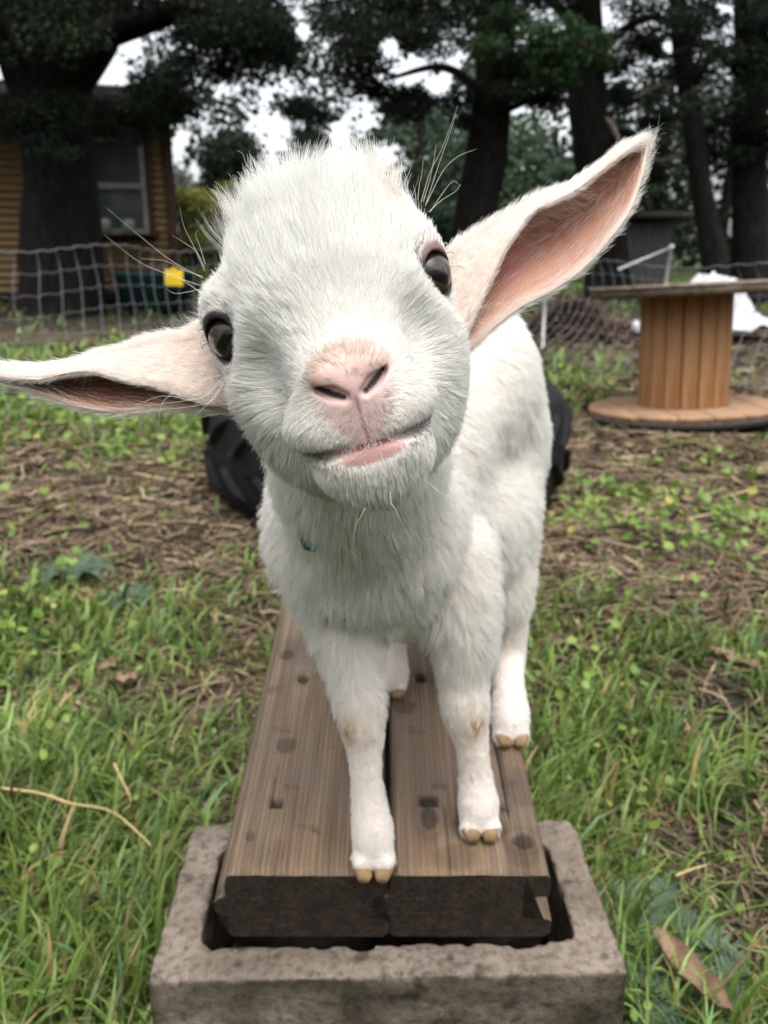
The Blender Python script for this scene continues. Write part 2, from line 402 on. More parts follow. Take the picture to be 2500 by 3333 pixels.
# ------------------------------------------------------------------ two tongue-and-groove planks sloping up to the tyre
SLOPE = R(6.5); PW, PT, PL = .1385, .077, 1.78
def wood_mat(seed, knots, holes):
    m = bpy.data.materials.new('plank_wood'); m.use_nodes = True; nt = m.node_tree; N, L = nt.nodes, nt.links; b = N['Principled BSDF']
    b.inputs['Roughness'].default_value = .72; b.inputs['Specular IOR Level'].default_value = .3
    tc = N.new('ShaderNodeTexCoord')
    mp = N.new('ShaderNodeMapping'); mp.inputs['Scale'].default_value = (1, .035, .5); mp.inputs['Location'].default_value = (seed, seed * .3, 0)
    L.new(tc.outputs['Object'], mp.inputs['Vector'])
    n1 = N.new('ShaderNodeTexNoise'); n1.inputs['Scale'].default_value = 16; n1.inputs['Detail'].default_value = 3; L.new(mp.outputs[0], n1.inputs['Vector'])
    # growth rings: fine stripes across the plank bent by the slow noise
    sx = N.new('ShaderNodeSeparateXYZ'); L.new(tc.outputs['Object'], sx.inputs[0])
    ad = N.new('ShaderNodeMath'); ad.operation = 'MULTIPLY_ADD'; L.new(n1.outputs['Fac'], ad.inputs[0]); ad.inputs[1].default_value = .03; L.new(sx.outputs[0], ad.inputs[2])
    fr = N.new('ShaderNodeMath'); fr.operation = 'MULTIPLY'; L.new(ad.outputs[0], fr.inputs[0]); fr.inputs[1].default_value = 1300
    sn = N.new('ShaderNodeMath'); sn.operation = 'SINE'; L.new(fr.outputs[0], sn.inputs[0])
    rg = N.new('ShaderNodeMapRange'); rg.inputs[1].default_value = -1; rg.inputs[2].default_value = 1; L.new(sn.outputs[0], rg.inputs[0])
    n2 = N.new('ShaderNodeTexNoise'); n2.inputs['Scale'].default_value = 140; n2.inputs['Detail'].default_value = 5; L.new(mp.outputs[0], n2.inputs['Vector'])
    n3 = N.new('ShaderNodeTexNoise'); n3.inputs['Scale'].default_value = 9; n3.inputs['Detail'].default_value = 6; n3.inputs['Roughness'].default_value = .7; L.new(tc.outputs['Object'], n3.inputs['Vector'])
    def mx(f, a, c, md='MIX'):
        x = N.new('ShaderNodeMix'); x.data_type = 'RGBA'; x.blend_type = md
        for s, v in ((x.inputs[0], f), (x.inputs[6], a), (x.inputs[7], c)):
            if isinstance(v, (int, float)): s.default_value = v
            elif isinstance(v, tuple): s.default_value = (*v, 1)
            else: L.new(v, s)
        return x.outputs[2]
    def mr(o, lo, hi):
        r = N.new('ShaderNodeMapRange'); r.inputs[1].default_value = lo; r.inputs[2].default_value = hi; L.new(o, r.inputs[0]); return r.outputs[0]
    rf_ = N.new('ShaderNodeMath'); rf_.operation = 'MULTIPLY_ADD'; L.new(rg.outputs[0], rf_.inputs[0]); rf_.inputs[1].default_value = .85 if seed == 3 else .40; rf_.inputs[2].default_value = .05 if seed == 3 else .28
    c = mx(rf_.outputs[0], (.140, .098, .064), (.240, .175, .120))
    c = mx(mr(n2.outputs['Fac'], .35, .7), c, (.095, .062, .038))
    c = mx(mr(n3.outputs['Fac'], .46, .70), c, (.120, .098, .078))
    n4 = N.new('ShaderNodeTexNoise'); n4.inputs['Scale'].default_value = 30; n4.inputs['Detail'].default_value = 4; L.new(tc.outputs['Object'], n4.inputs['Vector'])
    c = mx(mr(n4.outputs['Fac'], .60, .74), c, (.055, .039, .030))
    a = N.new('ShaderNodeAttribute'); a.attribute_name = 'col'; c = mx(1.0, c, a.outputs['Color'], 'MULTIPLY')
    L.new(c, b.inputs['Base Color'])
    bp = N.new('ShaderNodeBump'); bp.inputs['Strength'].default_value = .55; bp.inputs['Distance'].default_value = .0012
    hm = N.new('ShaderNodeMath'); hm.operation = 'ADD'; L.new(rg.outputs[0], hm.inputs[0]); L.new(n2.outputs['Fac'], hm.inputs[1]); L.new(hm.outputs[0], bp.inputs['Height'])
    L.new(bp.outputs[0], b.inputs['Normal'])
    return m

def plank(x0, seed, right, marks, label):
    """marks: (across 0..PW, along, rx, ry, depth, darkness) of knots and nail holes in the top face"""
    xs = np.linspace(.006, PW - .006, 62); W = []
    # profile from bottom middle going round: bottom, right side with groove or tongue, top, left side
    left_side = [(.004, -PT + .0), (.0, -PT + .004), (.001, -.052), (-.006, -.050), (-.010, -.046), (-.0105, -.036), (-.006, -.031), (.0, -.028), (.0, -.015), (.0012, -.009), (.0035, -.004)]
    right_side = [(PW - .003, -.0035), (PW - .0012, -.008), (PW, -.014), (PW - .001, -.027), (PW - (.022 if right else .011), -.030), (PW - (.023 if right else .011), -.053), (PW - .003, -.055), (PW + .004, -.058), (PW + .004, -PT + .006), (PW - .002, -PT)]
    prof = left_side + [(x, 0.0) for x in xs] + right_side
    prof = np.array(prof); k = len(prof)
    ys = np.concatenate([np.linspace(0, .75, 300), np.linspace(.76, PL, 40)]); nyy = len(ys)
    V = np.zeros((nyy, k, 3)); V[:, :, 0] = prof[None, :, 0]; V[:, :, 2] = prof[None, :, 1]; V[:, :, 1] = ys[:, None]
    c = np.ones((nyy, k, 3))
    top = prof[:, 1] > -.0001
    X, Y = V[:, :, 0], V[:, :, 1]
    # rounded worn front arris
    V[:, :, 2] -= top[None] * (.0035 * np.exp(-(Y / .004) ** 2))
    relief = vnoise(np.stack([X * 260 + seed, Y * 5, np.zeros_like(X)], -1), 1.0, seed) * .0005 + vnoise(np.stack([X * 30, Y * 14, np.zeros_like(X) + seed], -1), 1.0, seed + 1) * .0008
    V[:, :, 2] += relief * top[None]
    c *= 1 + np.exp(-(Y / .05) ** 2)[..., None] * np.array([.22, .14, .02]) * (.5 + vnoise(np.stack([X, Y, X * 0], -1), 45, seed)[..., None])
    c *= 1 - .30 * sstep(.1, .7, vnoise(np.stack([X, Y * .5, X * 0 + seed], -1), 26, seed + 5))[..., None]
    for (mx_, my, rx, ry, dp, dk, sq) in marks:
        if sq: e = np.maximum(np.abs(X - mx_) / rx, np.abs(Y - my) / ry)
        else: e = np.hypot((X - mx_) / rx, (Y - my) / ry) + .12 * vnoise(np.stack([X, Y, X * 0], -1), 260, 3)
        w = (1 - sstep(.72, 1.05, e)) * top[None]
        V[:, :, 2] -= dp * w; c *= 1 - dk * w[..., None]
        ringw = np.exp(-((e - 1.5) / .3) ** 2) * .22 * (0 if sq or dk < .6 else 1) * top[None]; c *= 1 - ringw[..., None]
    V = V.reshape(-1, 3); i, j = np.meshgrid(np.arange(nyy - 1), np.arange(k), indexing='ij'); i, j = i.ravel(), j.ravel()
    F = np.stack([i * k + j, (i + 1) * k + j, (i + 1) * k + (j + 1) % k, i * k + (j + 1) % k], 1)[:, ::-1]
    me = npmesh('plank', V, F, False, c.reshape(-1, 3))
    o = obj('wooden_plank', me, wood_mat(seed, None, None))
    o.location = (x0, .584, .2665); o.rotation_euler = (SLOPE, 0, R(-.15))
    # sawn end: dark, weathered end grain with shade painted in, a part of its own
    bm = bmesh.new(); vs = [bm.verts.new((p[0], .0, p[1] - (.0035 if t else 0))) for p, t in zip(prof, top)]; f = bm.faces.new(vs)
    bmesh.ops.triangulate(bm, faces=[f]); bm.normal_update()
    me2 = bpy.data.meshes.new('end_grain'); bm.to_mesh(me2); bm.free()
    e = obj('end_grain', me2, M['endgrain'], o); e.location = (0, -.0004, 0)
    vs2 = me2.copy(); e2 = bpy.data.objects.new('end_grain', vs2); link(e2, o); e2.location = (0, PL, 0)
    for p in list(me2.polygons): pass
    if me2.polygons[0].normal.y > 0: me2.flip_normals()
    if vs2.polygons[0].normal.y < 0: vs2.flip_normals()
    return tag(o, label, 'plank', 'planks of the goat bench')
M['endgrain'] = mat('dark_end_grain', (.027, .0205, .016), .9, (.055, .040, .028), 60, stretch=(1, 1, 1), var2=(.012, .010, .009), scale2=220, bump=.6, bscale=300, spec=.15)

def mk(px, py, x0, rx, ry, dp, dk, sq=0):
    """mark on the sloping plank top under a photo pixel"""
    d = U(px, py, 1.0) - C0
    t = -((C0[2] - .2665) - math.tan(SLOPE) * (C0[1] - .584)) / (d[2] - math.tan(SLOPE) * d[1])
    P = C0 + t * d
    return (P[0] - x0, (P[1] - .584) / math.cos(SLOPE), rx, ry, dp, dk, sq)
XL, XR = -.1380, .0055
plank(XL, 3, False, [mk(897, 2612, XL, .0065, .0065, .010, .85, 1), mk(985, 2208, XL, .007, .010, .005, .75), mk(932, 2130, XL, .010, .013, .001, .55), mk(932, 2425, XL, .012, .013, .001, .45), mk(815, 2720, XL, .005, .007, .001, .35), mk(900, 2780, XL, .008, .02, .0005, .2), (.030, .10, .0011, .07, .003, .75, 0), (.071, .34, .0010, .12, .003, .7, 0), (.112, .05, .0009, .06, .002, .6, 0), (.102, .22, .0010, .05, .003, .7, 0)],
      'weathered brown plank with close straight grain and one square nail hole')
plank(XR, 8, True, [mk(1392, 2605, XR, .010, .008, .004, .8, 1), mk(1395, 2660, XR, .009, .016, .002, .6), mk(1365, 2205, XR, .008, .010, .006, .8), mk(1702, 2735, XR, .011, .010, .002, .65), mk(1700, 2770, XR, .016, .020, .0006, .25), mk(1310, 2300, XR, .016, .014, .001, .4), mk(1630, 2630, XR, .005, .006, .002, .6), mk(1560, 2690, XR, .03, .02, .0004, .35), (.110, .13, .0011, .08, .003, .75, 0), (.052, .04, .0009, .045, .002, .65, 0), (.083, .30, .0011, .11, .003, .7, 0), mk(1480, 2790, XR, .022, .016, .0003, .25), mk(1690, 2560, XR, .018, .03, .0003, .25)],
      'weathered brown plank with a dark round knot near the block and mottled stains')

# ------------------------------------------------------------------ big tyre lying flat under the far end of the planks
TX, TY, TH, TR = .01, 2.72, .38, .585
tyre = empty('tractor_tyre', (TX, TY, 0), 'big black tractor tyre lying flat on the dirt behind the goat', 'tyre')
prof = [(TR - .23, .05), (TR - .20, .015), (TR - .10, .0), (TR - .03, .03), (TR - .008, .09), (TR, TH / 2), (TR - .008, TH - .09), (TR - .03, TH - .03), (TR - .10, TH), (TR - .20, TH - .015), (TR - .23, TH - .05), (TR - .20, TH - .06), (TR - .05, TH - .07), (TR - .04, TH / 2), (TR - .05, .07), (TR - .20, .06)]
pp = catmull(np.array(prof + prof[:1]), 60)[:-1]
V, F = lathe([tuple(p) for p in pp], 96); mb = MB(); mb.add(V, F); obj('casing', mb.mesh('casing', True), M['rubber'], tyre)
lug = None
for k in range(22):
    for up in (0, 1):
        a0 = 2 * math.pi * (k + .5 * up) / 22; mbq = MB(); Vv = []
        for t in np.linspace(0, 1, 7):
            z = (TH * .5 + (.02 + (TH * .5 - .075) * t) * (1 if up else -1)); ro = TR - .012 + .030 * (1 - .8 * t ** 6) - (.03 * max(0, t - .75) / .25)
            a = a0 + .22 * t; w = .036 / TR * .55
            for da, rr_ in ((-w, TR - .03), (-w * .75, ro), (w * .75, ro), (w, TR - .03)):
                Vv.append((rr_ * math.cos(a + da), rr_ * math.sin(a + da), z))
        F = [(i * 4 + j, i * 4 + j + 1, (i + 1) * 4 + j + 1, (i + 1) * 4 + j) for i in range(6) for j in range(3)] + [(0, 1, 2, 3), (27, 26, 25, 24)]
        mbq.add(Vv, F); obj('tread_lug', mbq.mesh('tread_lug'), M['rubber'], tyre)

# ------------------------------------------------------------------ wooden cable spool
SPX, SPY = 1.475, 4.06
spool = empty('cable_spool', (SPX, SPY, gz(np.array([SPX]), np.array([SPY]))[0] + .012), 'upturned wooden cable spool with orange pine drum standing in the straw', 'cable spool')
spool.rotation_euler = (R(-3.6), R(-2.2), R(10))
RF, RD, HD = .455, .200, .52
M['pine_top'] = mat('grey_top_boards', (.26, .20, .14), .8, (.18, .14, .10), 5, stretch=(1, 6, 1))
def disc_boards(z0, th, r, nb, m, rotz, name='flange_board'):
    w = 2 * r / nb
    for k in range(nb):
        a, b = -r + k * w + .002, -r + (k + 1) * w - .002
        pts = []
        for x in np.linspace(a, b, 6): pts.append((x, math.sqrt(max(r * r - x * x, 0))))
        for x in np.linspace(b, a, 6): pts.append((x, -math.sqrt(max(r * r - x * x, 0))))
        pts = [p for i_, p in enumerate(pts) if i_ == 0 or abs(p[0] - pts[i_ - 1][0]) + abs(p[1] - pts[i_ - 1][1]) > 1e-5]
        if abs(pts[0][0] - pts[-1][0]) + abs(pts[0][1] - pts[-1][1]) < 1e-5: pts = pts[:-1]
        n = len(pts); dz = random.uniform(-.002, .002); mb = MB()
        V = [(p[0], p[1], z0) for p in pts] + [(p[0], p[1], z0 + th + dz) for p in pts]
        mb.add(V, [tuple(range(n)), tuple(range(2 * n - 1, n - 1, -1))] + [(i_, n + i_, n + (i_ + 1) % n, (i_ + 1) % n) for i_ in range(n)])
        o = obj(name, mb.mesh(name), m, spool); o.rotation_euler = (0, 0, rotz)
disc_boards(.0, .036, RF, 6, M['pine_dark'], R(75)); disc_boards(.0375, .026, RF - .004, 6, M['pine_flange'], R(-12))
rimv, rimf = lathe([(RF + .001, .001), (RF + .006, .001), (RF + .006, .030), (RF + .001, .030)], 64); mb = MB(); mb.add(rimv, rimf); obj('rim_band', mb.mesh('rim_band', True), M['dark_rim'], spool)
zb = .0645
for k in range(17):
    a = 2 * math.pi * k / 17; w = 2 * math.pi * RD / 17 - .004; mb = MB()
    mb.box((0, 0, HD / 2), (w, .020, HD - .001), bev=.0025)
    o = obj('stave', mb.mesh('stave'), M['pine'], spool); o.location = ((RD + random.uniform(-.002, .002)) * math.sin(a), -(RD) * math.cos(a), zb); o.rotation_euler = (0, 0, a)
disc_boards(zb + HD + .0005, .036, RF - .004, 6, M['pine_dark'], R(20)); disc_boards(zb + HD + .038, .014, RF, 6, M['pine_top'], R(100))

# ------------------------------------------------------------------ white sheet over a heap behind the spool
n = 46; a, b = np.meshgrid(np.linspace(-1, 1, n), np.linspace(-1, 1, n), indexing='ij')
rr_ = np.maximum(np.abs(a), np.abs(b)); P0 = np.stack([a, b, a * 0], -1)
zz = .50 * np.exp(-((a - .05) / .62) ** 2 - (b / .7) ** 2) * (1 - .25 * rr_ ** 3) + .07 * vnoise(P0, 4, 60) + .05 * np.abs(vnoise(P0, 8, 61)) + .02 * vnoise(P0, 17, 64)
SV = np.stack([a * .62 + .03 * vnoise(P0, 5, 62), b * .42 + .03 * vnoise(P0, 5, 63), np.maximum(zz, .0) + .012], -1).reshape(-1, 3)
i, j = np.meshgrid(np.arange(n - 1), np.arange(n - 1), indexing='ij'); i, j = i.ravel(), j.ravel()
SF = np.stack([i * n + j, (i + 1) * n + j, (i + 1) * n + j + 1, i * n + j + 1], 1)
so = obj('plastic_sheet', npmesh('plastic_sheet', SV, SF, True), M['sheet']); so.location = (2.92, 7.7, 0.05)
tag(so, 'crumpled white plastic sheet over a heap behind the cable spool', 'plastic sheet')

# ------------------------------------------------------------------ electric netting
fence = empty('electric_netting', (0, 7.5, 0), 'sagging white electric netting strung round the goat yard', 'fence')
FO = Vector((0, 7.5, 0))
path = catmull(np.array([(-3.4, 2.7), (-2.45, 3.35), (-1.9, 4.0), (-1.55, 4.9), (-1.3, 5.8), (-.5, 7.5), (.7, 7.9), (1.35, 7.0), (1.62, 6.3), (1.95, 5.6), (2.45, 5.0), (3.2, 4.4)]), 400)
dd = np.concatenate([[0], np.cumsum(np.linalg.norm(np.diff(path, axis=0), axis=1))])
def fp(s): return np.array([np.interp(s, dd, path[:, 0]), np.interp(s, dd, path[:, 1])])
def fnrm(s):
    t = fp(s + .05) - fp(s - .05); t /= np.linalg.norm(t) + 1e-9; return np.array([t[1], -t[0]])
s_right = dd[np.argmin(np.hypot(path[:, 0] - 1.3, path[:, 1] - 7.0))]
def fpt(s, f):
    """point on the net at run s, height fraction f; the right-hand run is slack and bellies out"""
    p, nn = fp(s), fnrm(s); slack = float(sstep(s_right - 1.2, s_right + .3, s))
    hgt = .79 - .04 * math.sin(s * 2.1) ** 2 - .10 * slack
    off = slack * (.34 * (1 - f) ** 2.0 - .10 * math.sin(f * math.pi)) + (1 - slack) * (.05 * (1 - f) ** 2)
    off += .006 * math.sin(s * 7 + f * 5)
    return np.array([p[0] + nn[0] * off, p[1] + nn[1] * off, hgt * f + .015])
ss_ = []; s = .05
while s < dd[-1] - .05:
    ss_.append(s); s += .155 if s < s_right - .6 else .125
fs = np.linspace(0, 1, 10)
for s in ss_:
    P = np.array([fpt(s + .02 * math.sin(f * 9 + s * 5), f) for f in fs]); mb = MB(); mb.tube(P, .0019, 5); obj('upright_twine', mb.mesh('upright_twine', True), M['net'], fence, FO)
for f in (0.0, .14, .28, .43, .58, .72, .86, 1.0):
    P = np.array([fpt(s, f) for s in np.linspace(.05, dd[-1] - .05, 260)]); P[:, 2] += .006 * np.sin(np.arange(260) * 1.9)
    mb = MB(); mb.tube(P, .0013 if 0 < f < 1 else .0022, 5); obj('line_wire', mb.mesh('line_wire', True), M['net'], fence, FO)
def post(x, y, hgt, lx=0, ly=0, r=.011):
    mb = MB(); mb.tube(np.array([(x, y, -.05), (x + lx * .5, y + ly * .5, hgt * .5), (x + lx, y + ly, hgt)]), r, 8); mb.tube(np.array([(x + lx, y + ly, hgt - .002), (x + lx, y + ly, hgt + .02)]), r * 1.5, 8)
    obj('fence_post', mb.mesh('fence_post', True), M['post'], fence, FO)
for s in (.5, 5.4):
    p = fp(s); post(p[0], p[1], .86, .02, -.02)
cp = UG(2128, 1010)[:2] if False else np.array([2.05, 6.2])
post(2.03, 6.3, .80, .05, .0, .012); post(1.30, 6.9, .50, 0, 0, .014)
mb = MB(); mb.tube(np.array([(2.08, 6.3, .795), (1.72, 6.35, .64)]), .007, 8); obj('brace', mb.mesh('brace', True), M['post'], fence, FO)
tp = UD(566, 905, 5.62); mb = MB(); mb.box((0, 0, 0), (.125, .006, .10), bev=.003); mb.box((0, 0, .056), (.03, .010, .02), bev=.002)
yt = obj('warning_plate', mb.mesh('warning_plate'), M['yellow']); yt.location = tp; yt.rotation_euler = (0, R(3), R(-8)); tag(yt, 'small blank yellow plate hung on the netting beside the goat\'s head', 'warning plate')

# ------------------------------------------------------------------ house with ochre boards
HX0, HX1, HY, HY1 = -11.5, -3.40, 14.0, 20.0
house = empty('ochre_house', (HX1, HY, 0), 'ochre board-sided house with white sash window behind the big cypress', 'house'); HO = Vector((HX1, HY, 0)); HYAW = R(17); house.rotation_euler = (0, 0, HYAW)
WX0, WX1, WZ0, WZ1 = -4.60, -3.74, 1.02, 2.42
nb = 24; bh = 2.72 / nb
def hbox(name, c, d, m, bev=0.0, par=None):
    mb = MB(); mb.box(c, d, bev=bev); return obj(name, mb.mesh(name), m, house if par is None else par, HO if par is None else None)
for k in range(nb):
    z = (k + .5) * bh; segs = [(HX0, HX1)]
    if z + bh / 2 > WZ0 - .06 and z - bh / 2 < WZ1 + .06: segs = [(HX0, WX0 - .06), (WX1 + .06, HX1)]
    for a, b in segs: hbox('siding_board', ((a + b) / 2, HY - .012, z + .12), (b - a, .016, bh - .003), M['ochre'])
hbox('wall', ((HX0 + HX1) / 2, HY + .08, 1.42), (HX1 - HX0 - .02, .12, 2.82), M['trim_red'])
hbox('side_wall', (HX1 - .06, (HY + HY1) / 2 + .2, 1.42), (.12, HY1 - HY - .1, 2.82), M['ochre'])
hbox('corner_trim', (HX1 + .03, HY - .03, 1.42), (.14, .09, 2.84), M['trim_red'], .006)
for (c, d) in (((WX0 + WX1) / 2, (WZ0 - .045)), ((WX0 + WX1) / 2, WZ1 + .045)): hbox('window_trim', (c, HY - .035, d), (WX1 - WX0 + .16, .05, .075), M['trim_red'], .004)
for x in (WX0 - .045, WX1 + .045): hbox('window_trim', (x, HY - .034, (WZ0 + WZ1) / 2), (.07, .05, WZ1 - WZ0 + .02), M['trim_red'], .004)
win = empty('window', (0, 0, 0)); win.parent = house; win.location = -HO
fw = .075; fy = HY - .05
def wbox(name, c, d, m): mb = MB(); mb.box(c, d, bev=.003); return obj(name, mb.mesh(name), m, win)
wm = (WZ0 + WZ1) / 2
wbox('frame', (WX0 + fw / 2, fy, wm), (fw, .07, WZ1 - WZ0), M['white_paint']); wbox('frame', (WX1 - fw / 2, fy, wm), (fw, .07, WZ1 - WZ0), M['white_paint'])
for z, t in ((WZ1 - fw / 2, fw), (WZ0 + fw / 2, fw), (wm, .085)): wbox('sash_rail', ((WX0 + WX1) / 2, fy - .004, z), (WX1 - WX0 - 2 * fw + .004, .06, t), M['white_paint'])
for z0, z1 in ((WZ0 + fw, wm - .043), (wm + .043, WZ1 - fw)): wbox('pane', ((WX0 + WX1) / 2, fy + .012, (z0 + z1) / 2), (WX1 - WX0 - 2 * fw - .002, .008, z1 - z0 - .002), M['glass'])
# roof: slab with overhanging eave and pale edge
mb = MB(); rz = 2.84
mb.add([(HX0 - .5, HY - .75, rz - .05), (HX1 + .45, HY - .75, rz - .05), (HX1 + .45, HY1 + .5, rz + .75), (HX0 - .5, HY1 + .5, rz + .75), (HX0 - .5, HY - .75, rz + .10), (HX1 + .45, HY - .75, rz + .10), (HX1 + .45, HY1 + .5, rz + .9), (HX0 - .5, HY1 + .5, rz + .9)],
       [(0, 3, 2, 1), (4, 5, 6, 7), (0, 1, 5, 4), (1, 2, 6, 5), (2, 3, 7, 6), (3, 0, 4, 7)]); roof = obj('roof', mb.mesh('roof'), M['roofing'], house, HO)
hbox('fascia', ((HX0 + HX1) / 2 - .02, HY - .775, rz + .03), (HX1 - HX0 + .96, .035, .22), M['roofing'])
hbox('roof_edge', ((HX0 + HX1) / 2 - .02, HY - .78, rz + .16), (HX1 - HX0 + 1.0, .06, .03), M['eave'])
for k, x in enumerate((-4.40, -4.05)):
    V, F = lathe([(.0, 0), (.10, 0), (.125, .13), (.11, .21), (.05, .23), (0, .23)], 20); mb = MB(); mb.add(V, F); o = obj('white_jar', mb.mesh('white_jar', True), M['jar'])
    _q = Matrix.Rotation(HYAW, 3, 'Z') @ (Vector((x, fy - .19, WZ0)) - HO) + HO; o.location = _q; o.scale = (.75, .75, .95)
    tag(o, ['white jar on the house window sill, the one beside the cypress', 'white jar on the house window sill, the one beside the house corner'][k], 'jar')
hbox('sill', ((WX0 + WX1) / 2, HY - .20, WZ0 - .015), (WX1 - WX0 + .3, .34, .028), M['trim_red'], .004)
# dark teal trough by the house
V, F = lathe([(.0, .0), (.30, .0), (.40, .40), (.43, .42), (.43, .45), (.39, .45), (.29, .04), (0, .04)], 36); mb = MB(); mb.add(V, F); o = obj('water_trough', mb.mesh('water_trough', True), M['teal'])
o.location = (-2.95, 11.0, .02); o.scale = (1.25, 1, 1.1); tag(o, 'dark teal plastic water trough on the ground before the house', 'trough')

# grey shed far right
shp = UD(2105, 880, 15.5); shed = empty('grey_shed', (shp[0], 15.5, 0), 'low grey board shed with dark overhanging roof between the far trunks', 'shed'); SO = Vector((shp[0], 15.5, 0))
w_sh = .78
for k in range(9):
    mb = MB(); mb.box((shp[0] - w_sh / 2 + (k + .5) * w_sh / 9, 15.5 + .006 * (k % 2), .62), (w_sh / 9 - .006, .03, 1.24), bev=.003); obj('wall_board', mb.mesh('wall_board'), M['grey_wall'], shed, SO)
mb = MB(); mb.box((shp[0], 15.5 + .75, .62), (w_sh - .02, 1.4, 1.2)); obj('body', mb.mesh('body'), M['grey_wall'], shed, SO)
mb = MB(); mb.box((shp[0] + .05, 15.5 + .55, 1.30), (1.25, 1.9, .09), rot=Matrix.Rotation(R(-4), 4, 'X'), bev=.01); obj('roof', mb.mesh('roof'), M['roofing'], shed, SO)

# weathered boards lying beyond the netting at the left
for k, (x, y, l, a) in enumerate(((-3.2, 6.9, 1.9, 6), (-3.55, 7.35, 2.2, -4), (-2.9, 7.8, 1.6, 3))):
    mb = MB(); mb.box((0, 0, .03), (l, .14, .035), bev=.004); o = obj('loose_board', mb.mesh('loose_board'), M['pine_dark']); o.location = (x, y, .01 + gz(np.array([x]), np.array([y]))[0]); o.rotation_euler = (0, 0, R(a))
    tag(o, ['dark weathered board on the dirt, closest of three to the netting', 'dark weathered board on the dirt, longest of three beyond the netting', 'dark weathered board on the dirt, closest of three to the house'][k], 'board', 'weathered boards beyond the netting')
# ------------------------------------------------------------------ the goat
MID = U(1070, 995, .385)
HW = unit(C0 - MID)                                        # head axis, towards the nose
roll = R(16.6)
HU = unit(math.cos(roll) * AX + math.sin(roll) * AU); HU = unit(HU - HW * (HU @ HW))
HV = np.cross(HW, HU)
HB = np.stack([HU, HV, HW], 1)                              # columns: across, up, forward of the head
def H(u, v, w): return MID + HB @ (np.array([u, v, w], float) * .001)
def HL(P): return ((P - MID) @ HB) * 1000                   # world -> head millimetres

EYES = [np.array([-44.2, -.4, -.8]), np.array([45.2, .8, -1.2])]
EYE_R = 14.0
EYE_DIR = [unit(np.array([s * .42, .04, .90])) for s in (-1, 1)]

hf = Field(MID - .115, MID + .115, .001)
mm = .001
def he(c, r, k=12, sub=False, B=None): hf.ell(H(*c), np.array(np.broadcast_to(r, 3)) * mm, k * mm, HB if B is None else B, sub)
def hc(a, b, ra, rb, k=12, sub=False): hf.cone(H(*a), H(*b), ra * mm, rb * mm, k * mm, sub)
he((3.5, 8, -18), (48.5, 46, 46))                              # skull
he((1, 10, 8), (38, 33, 32), 16)                            # forehead
for s in (-1, 1): he((7 + s * 14, 22, -14), (20, 21, 28), 16)
for s in (-1, 1):
    he((s * 28, -28, -2), (25, 34, 36), 16)                 # cheeks
    he((s * 20, -52, -2), (25, 26, 34), 16)                 # jaw corners
    he((s * 42.8, 3.5, -1), (16.0, 20, 18.5), 12)                   # eye bulge
he((0, -53, 0), (33, 36, 40), 16)
hc((0, -14, 20), (0, -38, 48), 35, 25, 18)                # bridge and muzzle
hc((0, -53, 20), (0, -62, 44), 33, 20.5, 16)                  # lower jaw
he((0, -29, 61), (16.5, 13.5, 15), 9)                       # nose pad
for s in (-1, 1):
    he((s * 14, -46, 55), (16, 11, 14), 13)              # upper lip pads
    he((s * 8.5, -25, 69), (7, 6, 7), 4)                    # wings of the nose
he((0, -65, 53), (22, 11, 13), 12)                          # chin and lower lip
hc((-13, -60.5, 62.5), (13, -60.5, 62.5), 4.2, 4.2, 7)
# mouth slit, philtrum, nostrils
ms = [(-29, -54.5, 54), (-21, -56.6, 65), (-10, -56.2, 72), (0, -55.8, 74.5), (10, -56.4, 72), (21, -57.3, 65), (29, -55.4, 54)]
for a, b in zip(ms[:-1], ms[1:]): hc(a, b, 2.3, 2.3, 2.0, True)
hc((0, -36, 79.5), (0, -53, 74), .9, .9, 1.6, True)
for s in (-1, 1):
    hc((s * 4.4, -34.6, 75.5), (s * 8.6, -32.2, 75), 2.4, 3.1, 1.2, True); hc((s * 8.6, -32.2, 75), (s * 12.8, -29.2, 70.5), 3.1, 2.4, 1.2, True)
for s in (-1, 1): he((s * 36, -20, 40), (7.5, 12, 9), 16, True)      # hollow below the eyes
# eye openings
LID = []
for e, d, s in zip(EYES, EYE_DIR, (-1, 1)):
    up = unit(np.array([s * .30, 1, 0]) - d * (np.array([s * .30, 1, 0]) @ d)); side = np.cross(up, d)
    LID.append((e, d, up, side))
    B = HB @ np.stack([side, up, d], 1)
    hf.ell(H(*(e + d * 11 - up * 1.0)), np.array([10.8, 10.0, 12]) * mm, 2.2 * mm, B, True)
# neck goes down inside the chest
NECK0, NECK1 = H(0, -22, -42), U(1200, 1720, .655)
hf.cone(H(0, -8, -30), NECK0, .042, .042, .02)
hf.cone(NECK0, NECK0 + .45 * (NECK1 - NECK0), .042, .046, .02)
HVt, HF = hf.mesh()

def S(px, py, Z, r): return (U(px, py, Z), r)
bf = Field((-.16, .40, .20), (.24, 1.16, .84), .0035)
bf.chain([(NECK0, .040), (NECK0 + .5 * (NECK1 - NECK0), .047), (NECK1, .068)], .03)
bf.chain([S(1190, 1760, .675, .071), S(1215, 1835, .69, .050), S(1270, 1880, .75, .048)], .03)      # breast, keel
bf.chain([S(1180, 1650, .67, .066), S(1290, 1430, .74, .072), S(1470, 1260, .85, .077), S(1505, 1450, .93, .083), S(1490, 1640, .91, .083)], .03)
bf.chain([S(1290, 1700, .76, .083), S(1470, 1700, .87, .083)], .03)
bf.chain([S(1470, 1180, .86, .070), S(1530, 1380, .94, .074)], .03)
LEG_FL = [S(1105, 1790, .675, .048), S(1130, 2020, .672, .029), S(1155, 2180, .677, .0195), S(1176, 2325, .683, .0185), S(1188, 2440, .690, .0125), S(1198, 2590, .701, .0118), S(1210, 2690, .707, .0152), S(1216, 2755, .711, .0150)]
